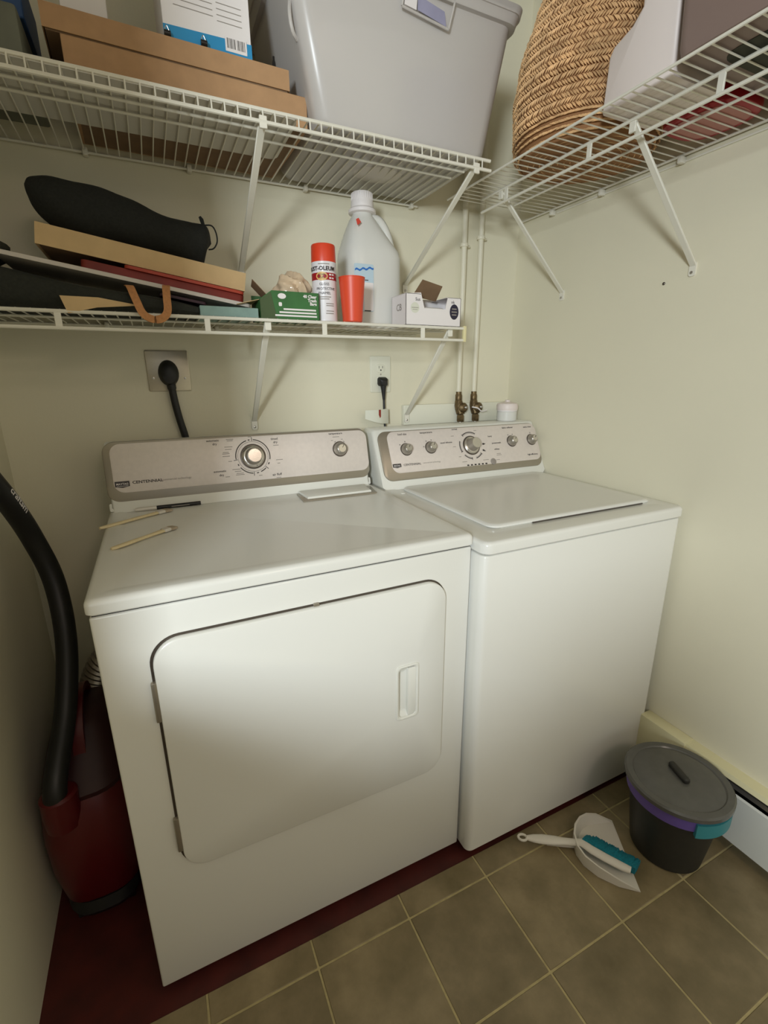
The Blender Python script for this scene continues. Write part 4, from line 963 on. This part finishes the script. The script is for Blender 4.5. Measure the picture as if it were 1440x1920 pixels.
b = BM(); lathe(b, [(.034, -.03), (.036, 0), (.036, .05), (.030, .055)], Matrix.Translation((-.158, .235, .33)), 24); obj('hose_cuff', b, M_redvac, VC, 'red hose cuff')
# white lettering along the hose
i0 = 49; p_ = hp[i0]; tdir = (hp[i0+12]-hp[i0]).normalized(); tocam = (Vector((.136, -.806, 1.251))-p_).normalized()
side = (tocam-tdir*tocam.dot(tdir)).normalized(); acr = side.cross(tdir)
def hose_wrap(p):
    # text advances down the hose; letters stand across it on the side away from the wall
    s_ = max(0, min(len(hp)-2, i0+15-p.x/.0118)); j = int(s_); c = hp[j]+(hp[j+1]-hp[j])*(s_-j)
    tt = (hp[min(j+2, len(hp)-1)]-hp[max(j-1, 0)]).normalized(); sd = (tocam-tt*tocam.dot(tt)).normalized(); ac = tt.cross(sd)
    ang = math.radians(58)+p.y/.0230
    return c+(sd*math.cos(ang)+ac*math.sin(ang))*(.0233+p.z)
b = text_bm('craftsm', .0235, I4, None, 'LEFT', .0002, hose_wrap, 1.1, .0003)
obj('lettering', b, M_labelw, hs, 'white lettering on the hose')
FD = whole('foil_duct', (lambda b: (tube(b, spline([(-.15, .676, .16), (-.135, .676, .30), (-.105, .678, .40), (-.05, .680, .455), (.03, .680, .47), (.15, .682, .46)], 14), [.046+.0045*(i % 2) for i in range(71)], 18), b)[1])(BM()), M_foil, 'crinkled silver foil duct behind the dryer at left', 'duct', (-.05, .68, .4), sharp=20)

# ------------------------------------------------------------------ floor items at right
TX, TY = 1.262, -.240
TC = thing('trash_bin', 'small round dark grey bin with lid beside the washer', 'bin', (TX, TY, 0))
Mz = Matrix.Translation((TX, TY, 0))
obj('bucket', lathe(BM(), [(.082, .0005), (.087, .004), (.110, .195), (.112, .213), (.108, .213), (.100, .15), (.084, .008)], Mz, 48), M_bucket, TC)
obj('rim_band', lathe(BM(), [(.1090, .176), (.1160, .178), (.1180, .204), (.1180, .214), (.114, .216)], Mz, 48), M_violet, TC, 'violet rim band')
obj('lid', lathe(BM(), [(.1235, .214), (.1265, .216), (.1265, .226), (.1225, .2305), (.1080, .2305), (.1050, .2275), (.085, .2335), (.045, .2375), (.012, .238)], Mz, 56), M_lid, TC, 'smooth grey lid')
b = BM(); Mh = Mz @ Matrix.Rotation(math.radians(70), 4, 'Z'); box(b, -.033, .033, -.009, .009, .236, .252, .006, 3, Mh); obj('lid_knob', b, M_bucket, TC, 'dark lid grip')
def rim_arc(a0, a1, r0, r1, z0, z1, n=12):
    b = BM(); rings = []
    for i in range(n+1):
        t = math.radians(a0+(a1-a0)*i/n); rings.append([Vector((TX+q*math.cos(t), TY+q*math.sin(t), z)) for q, z in ((r0, z0), (r1, z0), (r1, z1), (r0, z1))])
    loft(b, rings); return b
obj('latch', rim_arc(-126, -66, .113, .1245, .168, .206), M_turq, TC, 'turquoise latch at the front')
obj('handle', tube(BM(), [(TX+.121*math.cos(t), TY+.121*math.sin(t), .200-.022*math.sin((t-math.radians(-62))/math.radians(110)*PI)) for t in [math.radians(-62+110*i/20) for i in range(21)]], .004, 8), M_lid, TC, 'grey carrying handle')

# dustpan with brush
dax = Vector((.231, -.144, 0)).normalized(); dpe = Vector((-dax.y, dax.x, 0))
D0 = Vector((.897, -.064, 0)); Mdp = frame(D0, dax, dpe)
DP = thing('dustpan', 'white plastic dustpan lying on the tiles with the brush in it', 'dustpan', D0)
out = [(.284, -.100), (.282, .098), (.235, .100), (.205, .092), (.180, .074), (.160, .048), (.150, .018), (.150, -.018), (.162, -.046), (.190, -.072), (.235, -.092)]
b = BM()
floorz = lambda x: .0015+max(0, (.285-x))*.02
n = len(out)
lo = [b.verts.new(Mdp @ Vector((x, y, .0008))) for x, y in out]
hi = [b.verts.new(Mdp @ Vector((x, y, (.003 if i in (0, 1) else .010+.024*min(1, max(0, (.285-x)/.10)))))) for i, (x, y) in enumerate(out)]
inn = [(x+(.222-x)*.06, y*.94) for x, y in out]
ih = [b.verts.new(Mdp @ Vector((x, y, (.0028 if i in (0, 1) else .0095+.024*min(1, max(0, (.285-x)/.10)))))) for i, (x, y) in enumerate(inn)]
il = [b.verts.new(Mdp @ Vector((.225+(x-.225)*.86 if i not in (0, 1) else x, y*(.86 if i not in (0, 1) else 1), .0035))) for i, (x, y) in enumerate(inn)]
for i in range(n):
    j = (i+1) % n
    for p_, q_ in ((lo, hi), (hi, ih), (ih, il)): b.faces.new((p_[i], p_[j], q_[j], q_[i]))
b.faces.new(lo[::-1]); b.faces.new(il)
obj('pan', b, M_dustpan, DP)
obj('pan_handle', box(BM(), .075, .158, -.002, .013, .003, .011, .003, 2, Mdp), M_dustpan, DP)
BR = thing('hand_brush', 'white hand brush with teal bristles resting in the dustpan', 'brush', D0+Vector((0, 0, .014)))
b = BM()
prof = [(.020, .006, .0055), (.040, .0115, .0075), (.065, .014, .0085), (.095, .013, .008), (.120, .0105, .007), (.145, .010, .007)]
rings = [[Mdp @ Vector((x, w*math.cos(2*PI*i/14), .0235+h*math.sin(2*PI*i/14))) for i in range(14)] for x, w, h in prof]
bend = [(.165, -.006, .012), (.185, -.024, .0125), (.215, -.043, .0125), (.250, -.062, .012), (.268, -.070, .009)]
for x, y, w in bend:
    rings.append([Mdp @ Vector((x-.35*w*math.cos(2*PI*i/14)*0+.48*w*math.cos(2*PI*i/14), y+.88*w*math.cos(2*PI*i/14), .0325+.0075*math.sin(2*PI*i/14))) for i in range(14)])
loft(b, rings); obj('brush_handle', b, M_dustpan, BR)
b = BM()
ringo = [Mdp @ Vector((-.000+.0115*math.cos(2*PI*i/16)+.010, .009*math.sin(2*PI*i/16), .0235)) for i in range(17)]
tube(b, ringo, .0034, 8); obj('hanging_loop', b, M_dustpan, BR, 'hanging ring at the end of the handle')
b = BM(); rnd = random.Random(3); rings = []
for i in range(61):
    q = i/60; x = .164+.112*q; y = -.004-.068*q; jt = rnd.uniform(-.0022, .0022); tp = .78+.22*min(1, 6*q)
    nx, ny = .62, .78
    rings.append([Mdp @ Vector((x+nx*o*tp, y+ny*o*tp, z)) for o, z in ((.003, .0395), (.022, .036+jt*.4), (.046+jt, .027+jt*.5), (.054+jt, .016), (.051+jt, .0075), (.030, .0070), (.006, .016))])
loft(b, rings)
obj('bristles', b, M_tealbr, BR, 'teal bristles', kind='stuff')

# groups for the repeated kinds
for nm, g in (('wire_shelf', 'white wire shelves on the walls'), ('folder', 'paper folders in the slanted stack'), ('paint_brush', 'paint brushes on the dryer'),
              ('water_pipe', 'painted water pipes on the back wall'), ('water_valve', 'bronze water valves'), ('cardboard_box', 'flat brown cardboard boxes on the upper shelf'),
              ('folded_fabric', 'folded fabrics in the storage tote'), ('binder_clip', 'binder clips under the product box')):
    for o in COL.objects:
        if o.parent is None and o.name.split('.')[0] == nm: o['group'] = g
